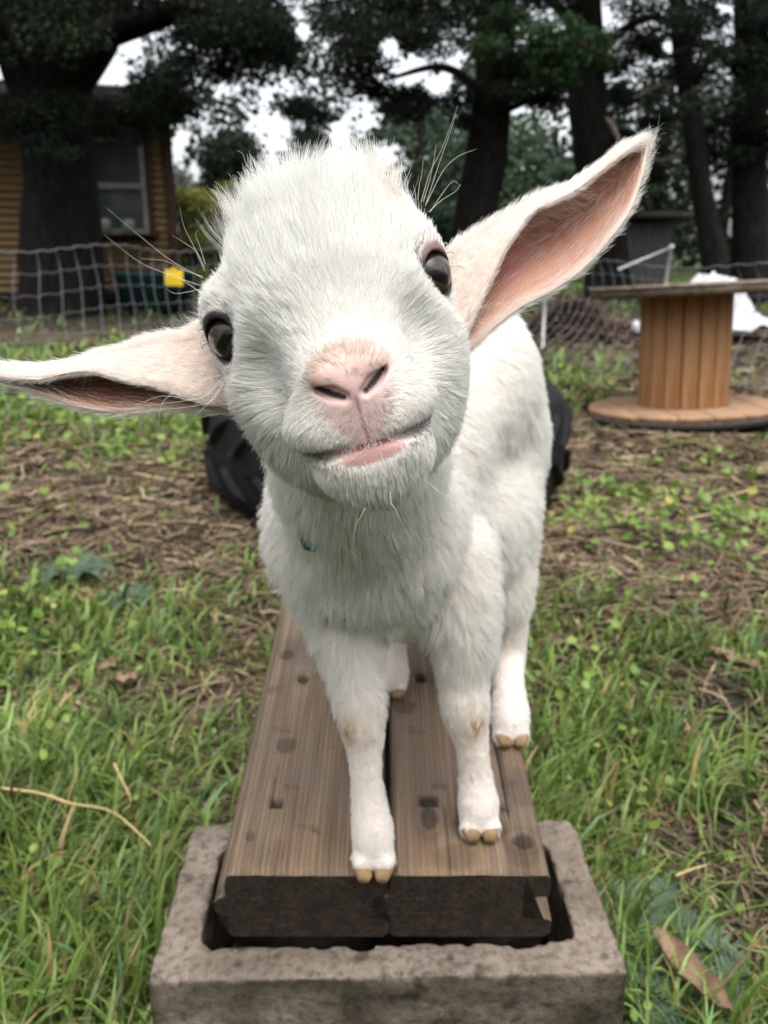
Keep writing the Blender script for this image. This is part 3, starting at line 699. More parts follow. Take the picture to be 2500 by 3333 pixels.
LEG_FR = [S(1430, 1830, .700, .046), S(1500, 2020, .705, .029), S(1508, 2180, .718, .0200), S(1513, 2295, .725, .0192), S(1532, 2400, .735, .0135), S(1548, 2530, .745, .0125), S(1556, 2605, .749, .0152), S(1560, 2650, .752, .0148)]
LEG_HR = [S(1540, 1720, .90, .066), S(1585, 1880, .885, .046), S(1648, 2010, .895, .022), S(1655, 2120, .905, .0165), S(1656, 2230, .885, .0140), S(1660, 2310, .872, .0168), S(1662, 2365, .868, .0165)]
LEG_HL = [S(1330, 1760, .93, .060), S(1290, 1900, .95, .044), S(1262, 2010, .96, .024), S(1262, 2090, .955, .0185), S(1266, 2150, .945, .0175), S(1270, 2200, .94, .019)]
def smooth_chain(lg, n=22):
    Q = catmull(np.array([np.append(p, r) for p, r in lg]), n); return [(q[:3], q[3]) for q in Q]
for lg in (LEG_FL, LEG_FR, LEG_HR, LEG_HL):
    bf.chain(smooth_chain(lg), .006)
for lg in (LEG_FL, LEG_FR, LEG_HR, LEG_HL):                 # two toes at each foot
    p, r = lg[-1]
    for s in (-1, 1):
        bf.cone(p, p + np.array([s * .0085, -.009, -.0065]), r * .85, .0102, .004)
tailb = U(1560, 1230, .98); bf.cone(tailb, tailb + np.array([.01, .05, .03]), .016, .008, .02)
BV, BF = bf.mesh()

# ---- ears: a curled sheet through four curves (free lower edge, trough, back fold, rolled front edge)
def polyres(P, n):
    P = np.asarray(P, float); d = np.concatenate([[0], np.cumsum(np.linalg.norm(np.diff(P, axis=0), axis=1))])
    t = np.linspace(0, d[-1], 60); Q = np.stack([np.interp(t, d, P[:, i]) for i in range(P.shape[1])], 1)
    for _ in range(3): Q[1:-1] = .25 * Q[:-2] + .5 * Q[1:-1] + .25 * Q[2:]
    return Q[np.linspace(0, 59, n).round().astype(int)]

def ear(Up, Fp, Lp, Z0, Z1, n=48, ns=26, tro=.55, depth=.02, front=.010):
    u, f, l = polyres(Up, n), polyres(Fp, n), polyres(Lp, n)
    t = np.linspace(0, 1, n); Z = Z0 + (Z1 - Z0) * t
    prof = np.sin(np.pi * np.clip(t * .9 + .08, 0, 1)) ** .7
    tr = l + (u - l) * tro
    c = [U(l[:, 0], l[:, 1], Z), U(tr[:, 0], tr[:, 1], Z + depth * prof), U(u[:, 0], u[:, 1], Z + .25 * depth * prof), U(f[:, 0], f[:, 1], Z - front * prof)]
    G = np.stack(c, 1)                                      # n,4,3
    fine = np.stack([catmull(G[i], ns) for i in range(n)])  # n,ns,3
    a, b = np.gradient(fine, axis=0), np.gradient(fine, axis=1)
    nr = unit(np.cross(a, b))
    th = (.0011 + .0012 * (1 - t))[:, None, None]
    cam_in = np.sign(((C0 - fine) * nr).sum(-1)[n // 2, ns // 4])
    nr = nr * cam_in                                        # nr points out of the inner face
    ed = np.ones(ns); ed[0] = ed[-1] = .15
    inner, outer = fine + nr * th * ed[None, :, None], fine - nr * th * ed[None, :, None]
    V = np.concatenate([inner.reshape(-1, 3), outer.reshape(-1, 3)]); m = n * ns
    i, j = np.meshgrid(np.arange(n - 1), np.arange(ns - 1), indexing='ij'); i, j = i.ravel(), j.ravel()
    q = np.stack([i * ns + j, (i + 1) * ns + j, (i + 1) * ns + j + 1, i * ns + j + 1], 1)
    if cam_in < 0: q = q[:, ::-1]
    Fa = [q, q[:, ::-1] + m]
    rim = [k * ns for k in range(n)] + [(n - 1) * ns + k for k in range(1, ns)] + [k * ns + ns - 1 for k in range(n - 2, -1, -1)]
    rim = np.array(rim); Fa.append(np.stack([rim[:-1], rim[1:], rim[1:] + m, rim[:-1] + m], 1) if cam_in < 0 else np.stack([rim[1:], rim[:-1], rim[:-1] + m, rim[1:] + m], 1))
    tt = np.repeat(t, ns); ss = np.tile(np.linspace(0, 1, ns), n)
    return V, np.concatenate(Fa), m, np.concatenate([tt, tt]), np.concatenate([ss, ss]), fine

ER = ear([(1400, 900), (1490, 806), (1600, 737), (1750, 657), (1870, 607), (1950, 547), (2030, 477), (2092, 456)],
         [(1480, 1155), (1548, 1030), (1576, 962), (1638, 818), (1722, 692), (1868, 624), (1968, 545), (2046, 488), (2096, 460)],
         [(1470, 1180), (1545, 1125), (1620, 1055), (1700, 995), (1790, 953), (1880, 893), (1960, 813), (2054, 686), (2096, 560), (2106, 480)], .415, .425)
EL = ear([(760, 1010), (620, 1087), (480, 1117), (340, 1157), (250, 1187), (140, 1201), (40, 1194), (-60, 1196)],
         [(780, 1330), (640, 1312), (530, 1268), (458, 1252), (386, 1237), (328, 1215), (265, 1206), (193, 1220), (120, 1238), (29, 1231), (-60, 1216)],
         [(790, 1345), (700, 1341), (550, 1331), (400, 1345), (330, 1340), (250, 1321), (170, 1297), (100, 1272), (0, 1233), (-60, 1224)], .415, .40, tro=.5, depth=.012)

# ---- colours of the skin under the hair
def lerpc(c, k, w): return c + (np.array(k) - c) * np.clip(w, 0, 1)[:, None]
def nose_mask(h):
    e = np.sqrt((h[:, 0] / 17.2) ** 2 + ((h[:, 1] + 27.5) / 13.6) ** 2)
    a = 1 - sstep(.86, 1.06, e)
    b = (1 - sstep(.6, 1.1, np.abs(h[:, 0]) / (16.5 - 9 * sstep(-38, -54, h[:, 1])))) * sstep(-57, -53, h[:, 1]) * (1 - sstep(-36, -32, h[:, 1]))
    return np.maximum(a, .82 * b) * sstep(50, 60, h[:, 2])
def lip_mask(h):
    return (1 - sstep(.7, 1.1, np.sqrt((h[:, 0] / 15.5) ** 2 + ((h[:, 1] + 60.0) / 4.1) ** 2))) * sstep(50, 58, h[:, 2])
def seg_d(h, pts):
    d = np.full(len(h), 1e9)
    for a, b in zip(pts[:-1], pts[1:]):
        a, b = np.array(a, float), np.array(b, float); ba = b - a
        t = np.clip(((h - a) @ ba) / (ba @ ba), 0, 1); d = np.minimum(d, np.linalg.norm(h - a - t[:, None] * ba, axis=1))
    return d
def lid_d(h):
    """millimetres outside the eye opening (about 0 on its rim) and how near the inner corner"""
    out = np.full(len(h), 1e9); inn = np.zeros(len(h))
    for (e, d, up, side), s in zip(LID, (-1, 1)):
        q = h - (e + d * 11)
        x, y, z = q @ side, q @ up, q @ d
        r = np.sqrt((x / 11.2) ** 2 + (y / 10.4) ** 2 + (z / 12) ** 2)
        dd = (r - 1) * 10; m = np.linalg.norm(q, axis=1) < 32
        out = np.where(m, np.minimum(out, dd), out)
        inn = np.where(m, np.maximum(inn, sstep(.2, 1, -s * (q[:, 0]) / 12)), inn)
    return out, inn
CANT = []
for (e, d, up, side), s in zip(LID, (-1, 1)):
    a = e + d * 8.5 - side * s * -1 * 0 + side * (-s) * 10.4; CANT.append([tuple(a), tuple(a + np.array([-s * 3.2, -1.5, 1.5])), tuple(a + np.array([-s * 6.0, -3.2, 2.5]))])
SKIN = (.80, .70, .64)
def head_colour(P):
    h = HL(P); c = np.tile(np.array(SKIN), (len(P), 1))
    n = vnoise(h, .28, 1) * .6 + vnoise(h, .7, 2) * .4
    nm = nose_mask(h)
    pink = lerpc(np.tile(np.array([.66, .46, .425]), (len(P), 1)), (.52, .37, .28), sstep(-29, -20, h[:, 1] + 3 * n) * (.65 + .5 * n))
    pink = lerpc(pink, (.30, .20, .13), sstep(.25, .6, n) * sstep(-32, -24, h[:, 1]) * .6)
    c = c + (pink - c) * nm[:, None]
    c = lerpc(c, (.60, .36, .335), lip_mask(h))
    pad = np.exp(-((np.abs(h[:, 0]) - 14) / 9) ** 2 - ((h[:, 1] + 46) / 6) ** 2) * sstep(40, 55, h[:, 2])
    c = lerpc(c, (.25, .2, .2), pad * sstep(.35, .6, vnoise(h, .75, 4)) * .7)
    ms2 = [(a, b, 0) for a, b, c_ in ms]; md = seg_d(h * np.array([1, 1, 0]), ms2) + 9 * (1 - sstep(35, 48, h[:, 2])); side = sstep(6, 20, np.abs(h[:, 0]))
    c = lerpc(c, (.10, .085, .08), (1 - sstep(.6, 3.8, md)) * side * .8)
    c = lerpc(c, (.22, .06, .06), (1 - sstep(.8, 1.8, md)) * (1 - side))
    c = lerpc(c, (.40, .16, .18), (1 - sstep(.3, 1.0, np.abs(h[:, 0]))) * sstep(-57, -55, h[:, 1]) * (1 - sstep(-37, -34, h[:, 1])) * sstep(55, 60, h[:, 2]) * .85)
    for s in (-1, 1):
        nd = seg_d(h * np.array([1, 1, 0]), [(s * 4.4, -34.6, 0), (s * 8.6, -32.2, 0), (s * 13.4, -28.8, 0)])
        c = lerpc(c, (.02, .012, .01), (1 - sstep(.9, 2.0, nd * (1 + .35 * np.abs(np.abs(h[:, 0]) - 8.6) / 4.5))) * sstep(50, 60, h[:, 2]))
    ld, inn = lid_d(h)
    c = lerpc(c, (.02, .018, .018), 1 - sstep(1.5, 3.4, ld + .5 * n - 1.3 * inn))
    c = lerpc(c, (.05, .05, .055), (1 - sstep(1.5, 7, ld)) * inn)
    for cs_ in CANT: c = lerpc(c, (.03, .028, .03), 1 - sstep(2.2, 4.2, seg_d(h, cs_) + n))
    c = lerpc(c, (.26, .15, .135), (1 - sstep(2.0, 5.5, ld)) * (1 - inn) * .75 * sstep(5, 10, h[:, 1]) * (h[:, 0] > 0))
    return c

cH = head_colour(HVt)
cB = np.tile(np.array(SKIN), (len(BV), 1))
def ear_colour(E, sgn):
    V, F, m, t, s, fine = E
    c = np.tile(np.array([.78, .60, .52]), (len(V), 1)); inner = np.arange(len(V)) < m
    n = vnoise(V, 140, 5) * .6 + vnoise(V, 420, 6) * .4
    deep = np.exp(-((s - .44) / .22) ** 2)
    k = lerpc(np.tile(np.array([.43, .235, .165]), (len(V), 1)), (.32, .125, .085), deep * (.6 + .5 * n))
    k = lerpc(k, (.15, .07, .045), sstep(.10, .5, vnoise(V, 700, 8)) * sstep(.25, .5, t) * np.exp(-((s - .42) / .18) ** 2) * .85); k = lerpc(k, (.36, .10, .085), np.exp(-((t - .28) / .14) ** 2 - ((s - .38) / .2) ** 2) * .7)
    k = lerpc(k, (.74, .60, .50), np.maximum(1 - sstep(0, .05, s), sstep(.74, .88, s)))
    c[inner] = k[inner]
    if sgn < 0: c[inner] = c[inner] * np.array([.66, .55, .48])   # browner lining, with that ear's shade painted in
    return c
cR, cL = ear_colour(ER, 1), ear_colour(EL, -1)

Vall = np.concatenate([HVt, BV, ER[0], EL[0]])
o1 = len(HVt); o2 = o1 + len(BV); o3 = o2 + len(ER[0])
Fall = np.concatenate([HF, BF + o1, ER[1] + o2, EL[1] + o3])
Call = np.concatenate([cH, cB, cR, cL])
M['skin'] = mat('goat_skin', rough=.5, attr='col', attr_mix=2, spec=.35, sub=.25, bump=.35, bscale=1500, bdist=.0006)
FOOT = (LEG_FL[-1][0] + LEG_HR[-1][0]) / 2
goat = empty('goat', (float(FOOT[0]), float(FOOT[1]), .27), 'fluffy white baby goat on the plank bench, head tilted, looking straight up close', 'goat')
GO = goat.location.copy()
body = obj('body', npmesh('body', Vall, Fall, True, Call), M['skin'], goat, GO)

# ---- eyes: brown-grey iris with a bar pupil, dark rim, wet surface
def eye_mat():
    m = bpy.data.materials.new('goat_eye'); m.use_nodes = True; nt = m.node_tree; b = nt.nodes['Principled BSDF']
    a = nt.nodes.new('ShaderNodeAttribute'); a.attribute_name = 'col'; nt.links.new(a.outputs['Color'], b.inputs['Base Color'])
    b.inputs['Roughness'].default_value = .3; b.inputs['Specular IOR Level'].default_value = .2
    b.inputs['Coat Weight'].default_value = .7; b.inputs['Coat Roughness'].default_value = .02
    return m
M['eye'] = eye_mat()
for (e, d, up, side), s in zip(LID, (-1, 1)):
    ns, nr_ = 96, 64
    th = np.linspace(0, np.pi, nr_); ph = np.linspace(0, 2 * np.pi, ns, endpoint=False)
    T, P_ = np.meshgrid(th, ph, indexing='ij')
    x, y, z = np.sin(T) * np.cos(P_), np.sin(T) * np.sin(P_), np.cos(T)
    bulge = 1 + .05 * np.exp(-(T / .55) ** 2)
    loc = np.stack([x, y, z], -1).reshape(-1, 3)
    V = H(0, 0, 0) + ((e + (loc * (EYE_R * bulge.reshape(-1, 1))) @ np.stack([side, up, d])) * mm) @ HB.T
    i, j = np.meshgrid(np.arange(nr_ - 1), np.arange(ns), indexing='ij'); i, j = i.ravel(), j.ravel()
    F = np.stack([i * ns + j, (i + 1) * ns + j, (i + 1) * ns + (j + 1) % ns, i * ns + (j + 1) % ns], 1)
    # pigment and a sky reflection painted in the eye's own frame: x across, y up
    gz_ = unit(np.array([s * .08, -.16, 1.0])); gx_ = unit(np.cross(np.array([0, 1.0, 0]), gz_)); gy_ = np.cross(gz_, gx_)
    lx, ly, lt = loc @ gx_, loc @ gy_, np.arccos(np.clip(loc @ gz_, -1, 1))
    pa = np.arctan2(ly, lx)
    n = vnoise(np.stack([np.cos(pa) * 9, np.sin(pa) * 9, lt * 4], 1), 1.0, 3)
    iris = lerpc(np.tile(np.array([.026, .024, .020]), (len(V), 1)), (.062, .045, .028), .5 + .6 * n)
    iris = lerpc(iris, (.075, .054, .034), 1 - sstep(.0, .45, np.hypot(lx * .8 , ly)))
    c = lerpc(iris, (.012, .011, .012), sstep(.70, .84, lt)); c = lerpc(c, (.07, .08, .09), sstep(.90, 1.0, lt) * sstep(.1, .5, ly) * .6)  # grey-blue upper edge is sky reflection painted in
    ca, sa = math.cos(R(-21 if s < 0 else 15)), math.sin(R(-21 if s < 0 else 15))
    qx, qy = lx * ca - ly * sa, lx * sa + ly * ca
    pup = (1 - sstep(.50, .58, np.abs(qx))) * (1 - sstep(.14, .20, np.abs(qy + .03)))
    c = lerpc(c, (.004, .004, .005), pup)
    eo = obj('eye', npmesh('eye', V, F, True, c), M['eye'], goat, GO)

# ---- hooves: two horn claws on every foot
for lg, yaw in ((LEG_FL, 0), (LEG_FR, 0), (LEG_HR, 0), (LEG_HL, 0)):
    p, r = lg[-1]
    for s in (-1, 1):
        sec = []
        for k, (fy, w, hgt) in enumerate(((.010, .0078, .013), (.0, .0085, .014), (-.010, .0082, .012), (-.0165, .0068, .0095), (-.0200, .0045, .0065))):
            for a in np.linspace(0, 2 * np.pi, 12, endpoint=False):
                sec.append([s * .0092 + w * math.cos(a) + (-s * .0015 if fy < -.012 else 0), fy, (hgt * .55) * math.sin(a) + hgt * .5 - .003])
        V = np.array(sec) + np.array([p[0], p[1] - .004, .2665 + .114 * (max(p[1], .584) - .584) + .0048]); nn = 12
        F = [(i * nn + j, i * nn + (j + 1) % nn, (i + 1) * nn + (j + 1) % nn, (i + 1) * nn + j) for i in range(4) for j in range(nn)]
        mb = MB(); mb.add(V, F + [tuple(range(nn - 1, -1, -1)), tuple(4 * nn + j for j in range(nn))])
        obj('hoof', mb.mesh('hoof', True), M['horn'], goat, GO)

# ---- collar, a bit of teal webbing in the throat fur
cax = unit(NECK1 - NECK0); cc = NECK0 + .60 * (NECK1 - NECK0) + np.array([-.004, -.001, 0])
ca_ = unit(np.cross(cax, AF)); cb_ = np.cross(cax, ca_)
q_ = BV - cc; q_ = q_[np.abs(q_ @ cax) < .006]; qa_ = np.arctan2(q_ @ cb_, q_ @ ca_); qr_ = np.linalg.norm(q_, axis=1)
def neck_r(a):
    da = np.abs((qa_ - a + np.pi) % (2 * np.pi) - np.pi); m_ = (da < .16) & (qr_ < .12)
    return float(np.median(qr_[m_])) if m_.any() else .055
RAD = np.array([neck_r(a) for a in np.linspace(0, 2 * np.pi, 48, endpoint=False)])
for _ in range(6): RAD = .25 * np.roll(RAD, 1) + .5 * RAD + .25 * np.roll(RAD, -1)
ring = []
for ia_, a in enumerate(np.linspace(0, 2 * np.pi, 48, endpoint=False)):
    for w_, r_ in ((-.005, .0), (.005, .0), (.005, .002), (-.005, .002)):
        ring.append(cc + cax * w_ + (RAD[ia_] - .004 + .0155 * float(sstep(.90, .96, (math.cos(a) * ca_ + math.sin(a) * cb_) @ unit(-AX * .47 - AU * .88))) + r_) * (math.cos(a) * ca_ + math.sin(a) * cb_))
F = [(i * 4 + j, ((i + 1) % 48) * 4 + j, ((i + 1) % 48) * 4 + (j + 1) % 4, i * 4 + (j + 1) % 4) for i in range(48) for j in range(4)]
CRING = ring
mb = MB(); mb.add(ring, F); obj('collar', mb.mesh('collar', True), M['collar'], goat, GO)

# ------------------------------------------------------------------ hair
def hair_mat(name, rough=.62):
    m = bpy.data.materials.new(name); m.use_nodes = True; nt = m.node_tree; b = nt.nodes['Principled BSDF']
    a = nt.nodes.new('ShaderNodeAttribute'); a.attribute_name = 'col'; nt.links.new(a.outputs['Color'], b.inputs['Base Color'])
    b.inputs['Roughness'].default_value = rough; b.inputs['Specular IOR Level'].default_value = .25
    tl = nt.nodes.new('ShaderNodeBsdfTranslucent'); nt.links.new(a.outputs['Color'], tl.inputs[0])
    ms_ = nt.nodes.new('ShaderNodeMixShader'); ms_.inputs[0].default_value = .48
    nt.links.new(b.outputs[0], ms_.inputs[1]); nt.links.new(tl.outputs[0], ms_.inputs[2])
    nt.links.new(ms_.outputs[0], nt.nodes['Material Output'].inputs[0])
    return m
M['fur'] = hair_mat('white_fur')

def strands(name, P, rad, col, parent, wo):
    """P: (n,k,3) world points; rad: (n,k); col: (n,3)"""
    n, k = P.shape[:2]
    hc_ = bpy.data.hair_curves.new(name); hc_.add_curves([k] * n)
    hc_.attributes['position'].data.foreach_set('vector', P.astype(np.float32).ravel()) if 'position' in hc_.attributes else hc_.points.foreach_set('position', P.astype(np.float32).ravel())
    ra = hc_.attributes.get('radius') or hc_.attributes.new('radius', 'FLOAT', 'POINT')
    ra.data.foreach_set('value', rad.astype(np.float32).ravel())
    ca = hc_.attributes.new('col', 'FLOAT_COLOR', 'CURVE')
    c4 = np.ones((n, 4), np.float32); c4[:, :3] = col; ca.data.foreach_set('color', c4.ravel())
    hc_.materials.append(M['fur'])
    o = bpy.data.objects.new(name, hc_); link(o, parent); o.location = -Vector(wo)
    return o

def sample(V, F, n, wt=None):
    N, T, fn = vnormals(V, F); a = np.linalg.norm(fn, axis=1)
    if wt is not None: a = a * wt[T].mean(1)
    cs = np.cumsum(a); t = np.searchsorted(cs, rng.random(n) * cs[-1]); t = np.minimum(t, len(T) - 1)
    u, v = rng.random(n), rng.random(n); f = u + v > 1; u[f], v[f] = 1 - u[f], 1 - v[f]
    w = np.stack([1 - u - v, u, v], 1)[..., None]
    return (V[T[t]] * w).sum(1), unit((N[T[t]] * w).sum(1)), T[t], w[..., 0]

def grow(P, N, flow, L, lay, r0, clump=.35, csize=.006, curl=.15, droop=0.0, k=5, tip=.25):
    n = len(P)
    fl = flow - N * (flow * N).sum(1)[:, None]; fl = unit(fl)
    lay = np.broadcast_to(lay, (n,))[:, None]
    D = unit(fl * lay + N * (1 - lay) + rng.normal(0, .10, (n, 3)))
    wav = np.stack([vnoise(P, 70, 20), vnoise(P, 70, 21), vnoise(P, 70, 22)], 1)
    D = unit(D + wav * curl)
    tips = P + D * L[:, None]
    # gather the tips into locks
    m = max(8, int(n * .06)); ids = rng.choice(n, m, replace=False)
    kd = kdtree.KDTree(m)
    for a, i in enumerate(ids): kd.insert(P[i], a)
    kd.balance(); own = np.array([ids[kd.find(p)[1]] for p in P])
    tgt = tips[own] + (P - P[own]) * .25
    ok = (np.linalg.norm(P - P[own], axis=1) < csize)[:, None]
    tips = np.where(ok, tips + (tgt - tips) * clump * (.4 + .8 * rng.random((n, 1))), tips)
    s = np.linspace(0, 1, k)[None, :, None]
    Q = P[:, None] * (1 - s) + tips[:, None] * s
    lift = (1 - lay[:, None]) * .5 + .12
    Q = Q + (N[:, None] * lift * L[:, None, None]) * (s * (1 - s)) + np.array([0, 0, -1.0]) * droop * L[:, None, None] * s ** 2
    rad = r0 * (1 - (1 - tip) * np.linspace(0, 1, k)[None, :] ** 1.4) * (.75 + .5 * rng.random((n, 1)))
    return Q, rad

def white(n, lo=.84, hi=.92):
    b = lo + (hi - lo) * rng.random((n, 1)); return b * np.array([.995, .99, .95]) * (1 + rng.normal(0, .012, (n, 3)))

# head
NH = 150000
wH = np.ones(len(HVt)); hh = HL(HVt)
wH *= 1 - (.97 - .22 * sstep(-25, -17, hh[:, 1])) * nose_mask(hh); wH *= 1 - lip_mask(hh) * .97
ld_, inn_ = lid_d(hh); wH *= sstep(2.0, 5.0, ld_)
wH *= sstep(1.9, 3.4, seg_d(hh, ms))
for cs_ in CANT: wH *= sstep(1.5, 4.0, seg_d(hh, cs_))
wH *= sstep(-46, -30, hh[:, 2])
for s in (-1, 1): wH *= 1 - (1 - sstep(2.5, 4.0, seg_d(hh * np.array([1, 1, 0]), [(s * 4.4, -34.6, 0), (s * 8.6, -32.2, 0), (s * 13.4, -28.8, 0)]))) * sstep(50, 60, hh[:, 2])
P, N, T_, w_ = sample(HVt, HF, NH, wH)
h = HL(P)
nose = np.array([0, -34, 74.0])
fl = unit((h - nose) * np.array([1, 1, .55]))
fl = fl + np.array([0, .5, -.15]) * sstep(5, 45, h[:, 1])[:, None]
chin = sstep(-52, -66, h[:, 1]) * sstep(20, 55, h[:, 2])
fl = fl * (1 - .7 * chin[:, None]) + np.array([0, -1.0, .25]) * chin[:, None] + np.array([0, -.45, 0]) * sstep(-20, -60, h[:, 1])[:, None]
for (e, d_, u_, s_v) in LID:
    q = h - (e + d_ * 11); dq = np.linalg.norm(q, axis=1)[:, None]; qd = q / (dq + 1e-6)
    fl = unit(fl); fl = fl + qd * np.maximum(0, -(fl * qd).sum(1))[:, None] * (1 - sstep(13, 30, dq)) * 1.15
fl = unit(fl) @ HB.T
L = 5.0 + 5.5 * sstep(70, 25, h[:, 2]) + 7.5 * sstep(0, 35, h[:, 1]) + 4 * sstep(46, 66, h[:, 1]) + 3.0 * sstep(-45, -75, h[:, 1])
L += 1.8 * sstep(40, 52, np.hypot(h[:, 0], h[:, 1] - 15)) * sstep(5, 30, h[:, 1])
nm_ = np.minimum(np.hypot(h[:, 0] / 22, (h[:, 1] + 40) / 20), 1.0)
L = L * (.35 + .65 * sstep(.7, 1.0, nm_)); L = np.minimum(L, .3 + .36 * seg_d(h, ms)); L = np.minimum(L, 1.2 + .62 * np.maximum(lid_d(h)[0], 0))
L *= (.7 + .55 * rng.random(NH)); tuft = sstep(50, 68, h[:, 1])
L *= 1 + tuft * (rng.random(NH) < .12) * .8
lay = .86 - .40 * tuft - .10 * sstep(35, 52, h[:, 1]) - .15 * chin - .12 * sstep(40, 52, np.abs(h[:, 0]))
Q, rad = grow(P, N, fl, L * mm, lay, .000105, clump=.40, csize=.006, curl=.17)
c = white(NH)
ldp, innp = lid_d(h)
dk = (1 - sstep(1.5, 8, ldp)) * (.22 + 1.0 * innp)
c = lerpc(c, (.10, .10, .11), (rng.random(NH) < dk * .9) * .85)
for cs_ in CANT:
    q_ = seg_d(h - np.array([0, -3.0, 0]), cs_); c = lerpc(c, (.13, .13, .14), (rng.random(NH) < np.exp(-(q_ / 6.5) ** 2) * .75) * .85)
mdp = seg_d(h, ms)
c = lerpc(c, (.12, .11, .10), (rng.random(NH) < (1 - sstep(1.5, 6, mdp)) * .7 * sstep(5, 18, np.abs(h[:, 0]))) * .8)
c = lerpc(c, (.74, .48, .27), np.exp(-((h[:, 0] - 42) / 7) ** 2 - ((h[:, 1] - 38) / 8) ** 2) * .6)
c = lerpc(c, (.62, .53, .46), nose_mask(h) * .85)
strands('head_fur', Q, rad, c, goat, GO)

# sparse long wisps on the crown
m_ = 3800; wt_ = sstep(30, 48, hh[:, 1]) * sstep(-40, -20, hh[:, 2]) * (.25 + sstep(.05, .5, vnoise(hh, .07, 90)))
P, N, T_, w_ = sample(HVt, HF, m_, wt_); h = HL(P)
fl = unit(np.array([0, 1.0, .1]) + np.stack([h[:, 0] / 60, 0 * h[:, 0], 0 * h[:, 0]], 1)) @ HB.T
Q, rad = grow(P, N, fl, rng.uniform(.011, .026, m_), rng.uniform(.25, .62, m_), .000075, clump=.6, csize=.010, curl=.45, k=6)
strands('crown_wisps', Q, rad, white(m_), goat, GO)

# body and legs
NB = 170000
legseg = [(a[0], b[0], g) for g, lg in enumerate((LEG_FL, LEG_FR, LEG_HR, LEG_HL)) for a, b in zip(lg[2:-1], lg[3:])]
bodyw = sstep(1.12, 1.0, BV[:, 1]) * .5 + .5
P, N, T_, w_ = sample(BV, BF, NB, bodyw)
zl = np.full(NB, 1.0); hgt = P[:, 2] - (.265 + .114 * (P[:, 1] - .584))
ld = np.full(NB, 9.0)
for a, b, g in legseg:
    ba = b - a; t = np.clip(((P - a) @ ba) / (ba @ ba), 0, 1); ld = np.minimum(ld, np.linalg.norm(P - a - t[:, None] * ba, axis=1))
leg = (1 - sstep(.02, .04, ld)) * sstep(.20, .12, hgt)
fl = np.tile(np.array([.05, .45, -.75]), (NB, 1)) + N * np.array([.25, .1, 0]) 
fl = fl * (1 - leg[:, None]) + np.array([0, -.15, -1.0]) * leg[:, None]
L = (.0125 - .0078 * leg + .0055 * (1 - leg) * sstep(.0, .6, -N[:, 2])) * (.65 + .6 * rng.random(NB))
Q, rad = grow(P, N, fl, L, .66 + .14 * leg, .00019, clump=.55, csize=.014, curl=.28, droop=.10)
c = white(NB, .85, .925)
stain = sstep(.15, .7, vnoise(P, 16, 95) * .6 + vnoise(P, 45, 96) * .5) * sstep(.30, .05, hgt)
c = lerpc(c, (.66, .58, .42), stain * .35)
for lg, kz, off in ((LEG_FL, 3, (-.010, -.016, -.006)), (LEG_FR, 3, (.008, -.017, -.010))):
    kp = lg[kz][0] + np.array(off); c = lerpc(c, (.52, .36, .15), np.exp(-(np.linalg.norm((P - kp) * [1, 1, .75], axis=1) / .011) ** 2) * .95)
for lg in (LEG_FL, LEG_FR, LEG_HR, LEG_HL):
    c = lerpc(c, (.50, .36, .18), np.exp(-(np.linalg.norm(P - lg[-1][0] - np.array([0, -.008, -.022]), axis=1) / .010) ** 2) * .7)
strands('body_fur', Q, rad, c, goat, GO)

# ears: short coat outside, thin longer hairs over the lining
for E, sg in ((ER, 1), (EL, -1)):
    V, F, m, t, s, fine = E
    axis = np.zeros_like(V); ta = unit(np.gradient(fine, axis=0)).reshape(-1, 3); axis[:m] = ta; axis[m:] = ta
    wt = np.where(np.arange(len(V)) >= m, 1.0, np.where((s > .72), 1.0, .05 + .7 * np.exp(-((s - .68) / .1) ** 2) * (1 - sstep(.5, .75, t)) + .12 * (s < .03)))
    n = 26000
    P, N, T_, w_ = sample(V, F, n, wt)
    fl = (axis[T_] * w_[..., None]).sum(1); inn = ((T_ < m).mean(1) > .5) & ((s[T_] * w_).sum(1) < .72)
    sp = (s[T_] * w_).sum(1); tp = (t[T_] * w_).sum(1)
    across = unit(np.gradient(fine, axis=1)).reshape(-1, 3); across = np.concatenate([across, across]); ac = (across[T_] * w_[..., None]).sum(1)
    fl = np.where(inn[:, None] & (sp > .5)[:, None], fl * .7 - ac, fl)
    L = np.where(inn, .009, .0042) * (.6 + .7 * rng.random(n)) * (1 + .6 * sstep(.9, 1, tp)) * (1 + .7 * ((sp < .05) | (np.abs(sp - .67) < .08)))
    Q, rad = grow(P, N, fl, L, np.where(inn, .8, .74), np.where(inn, .00007, .00008)[:, None], clump=.25, csize=.004, curl=.2)
    c = white(n); c = lerpc(c, (.80, .66, .58), (~inn) * .14)
    strands('ear_fur', Q, rad, c, goat, GO)

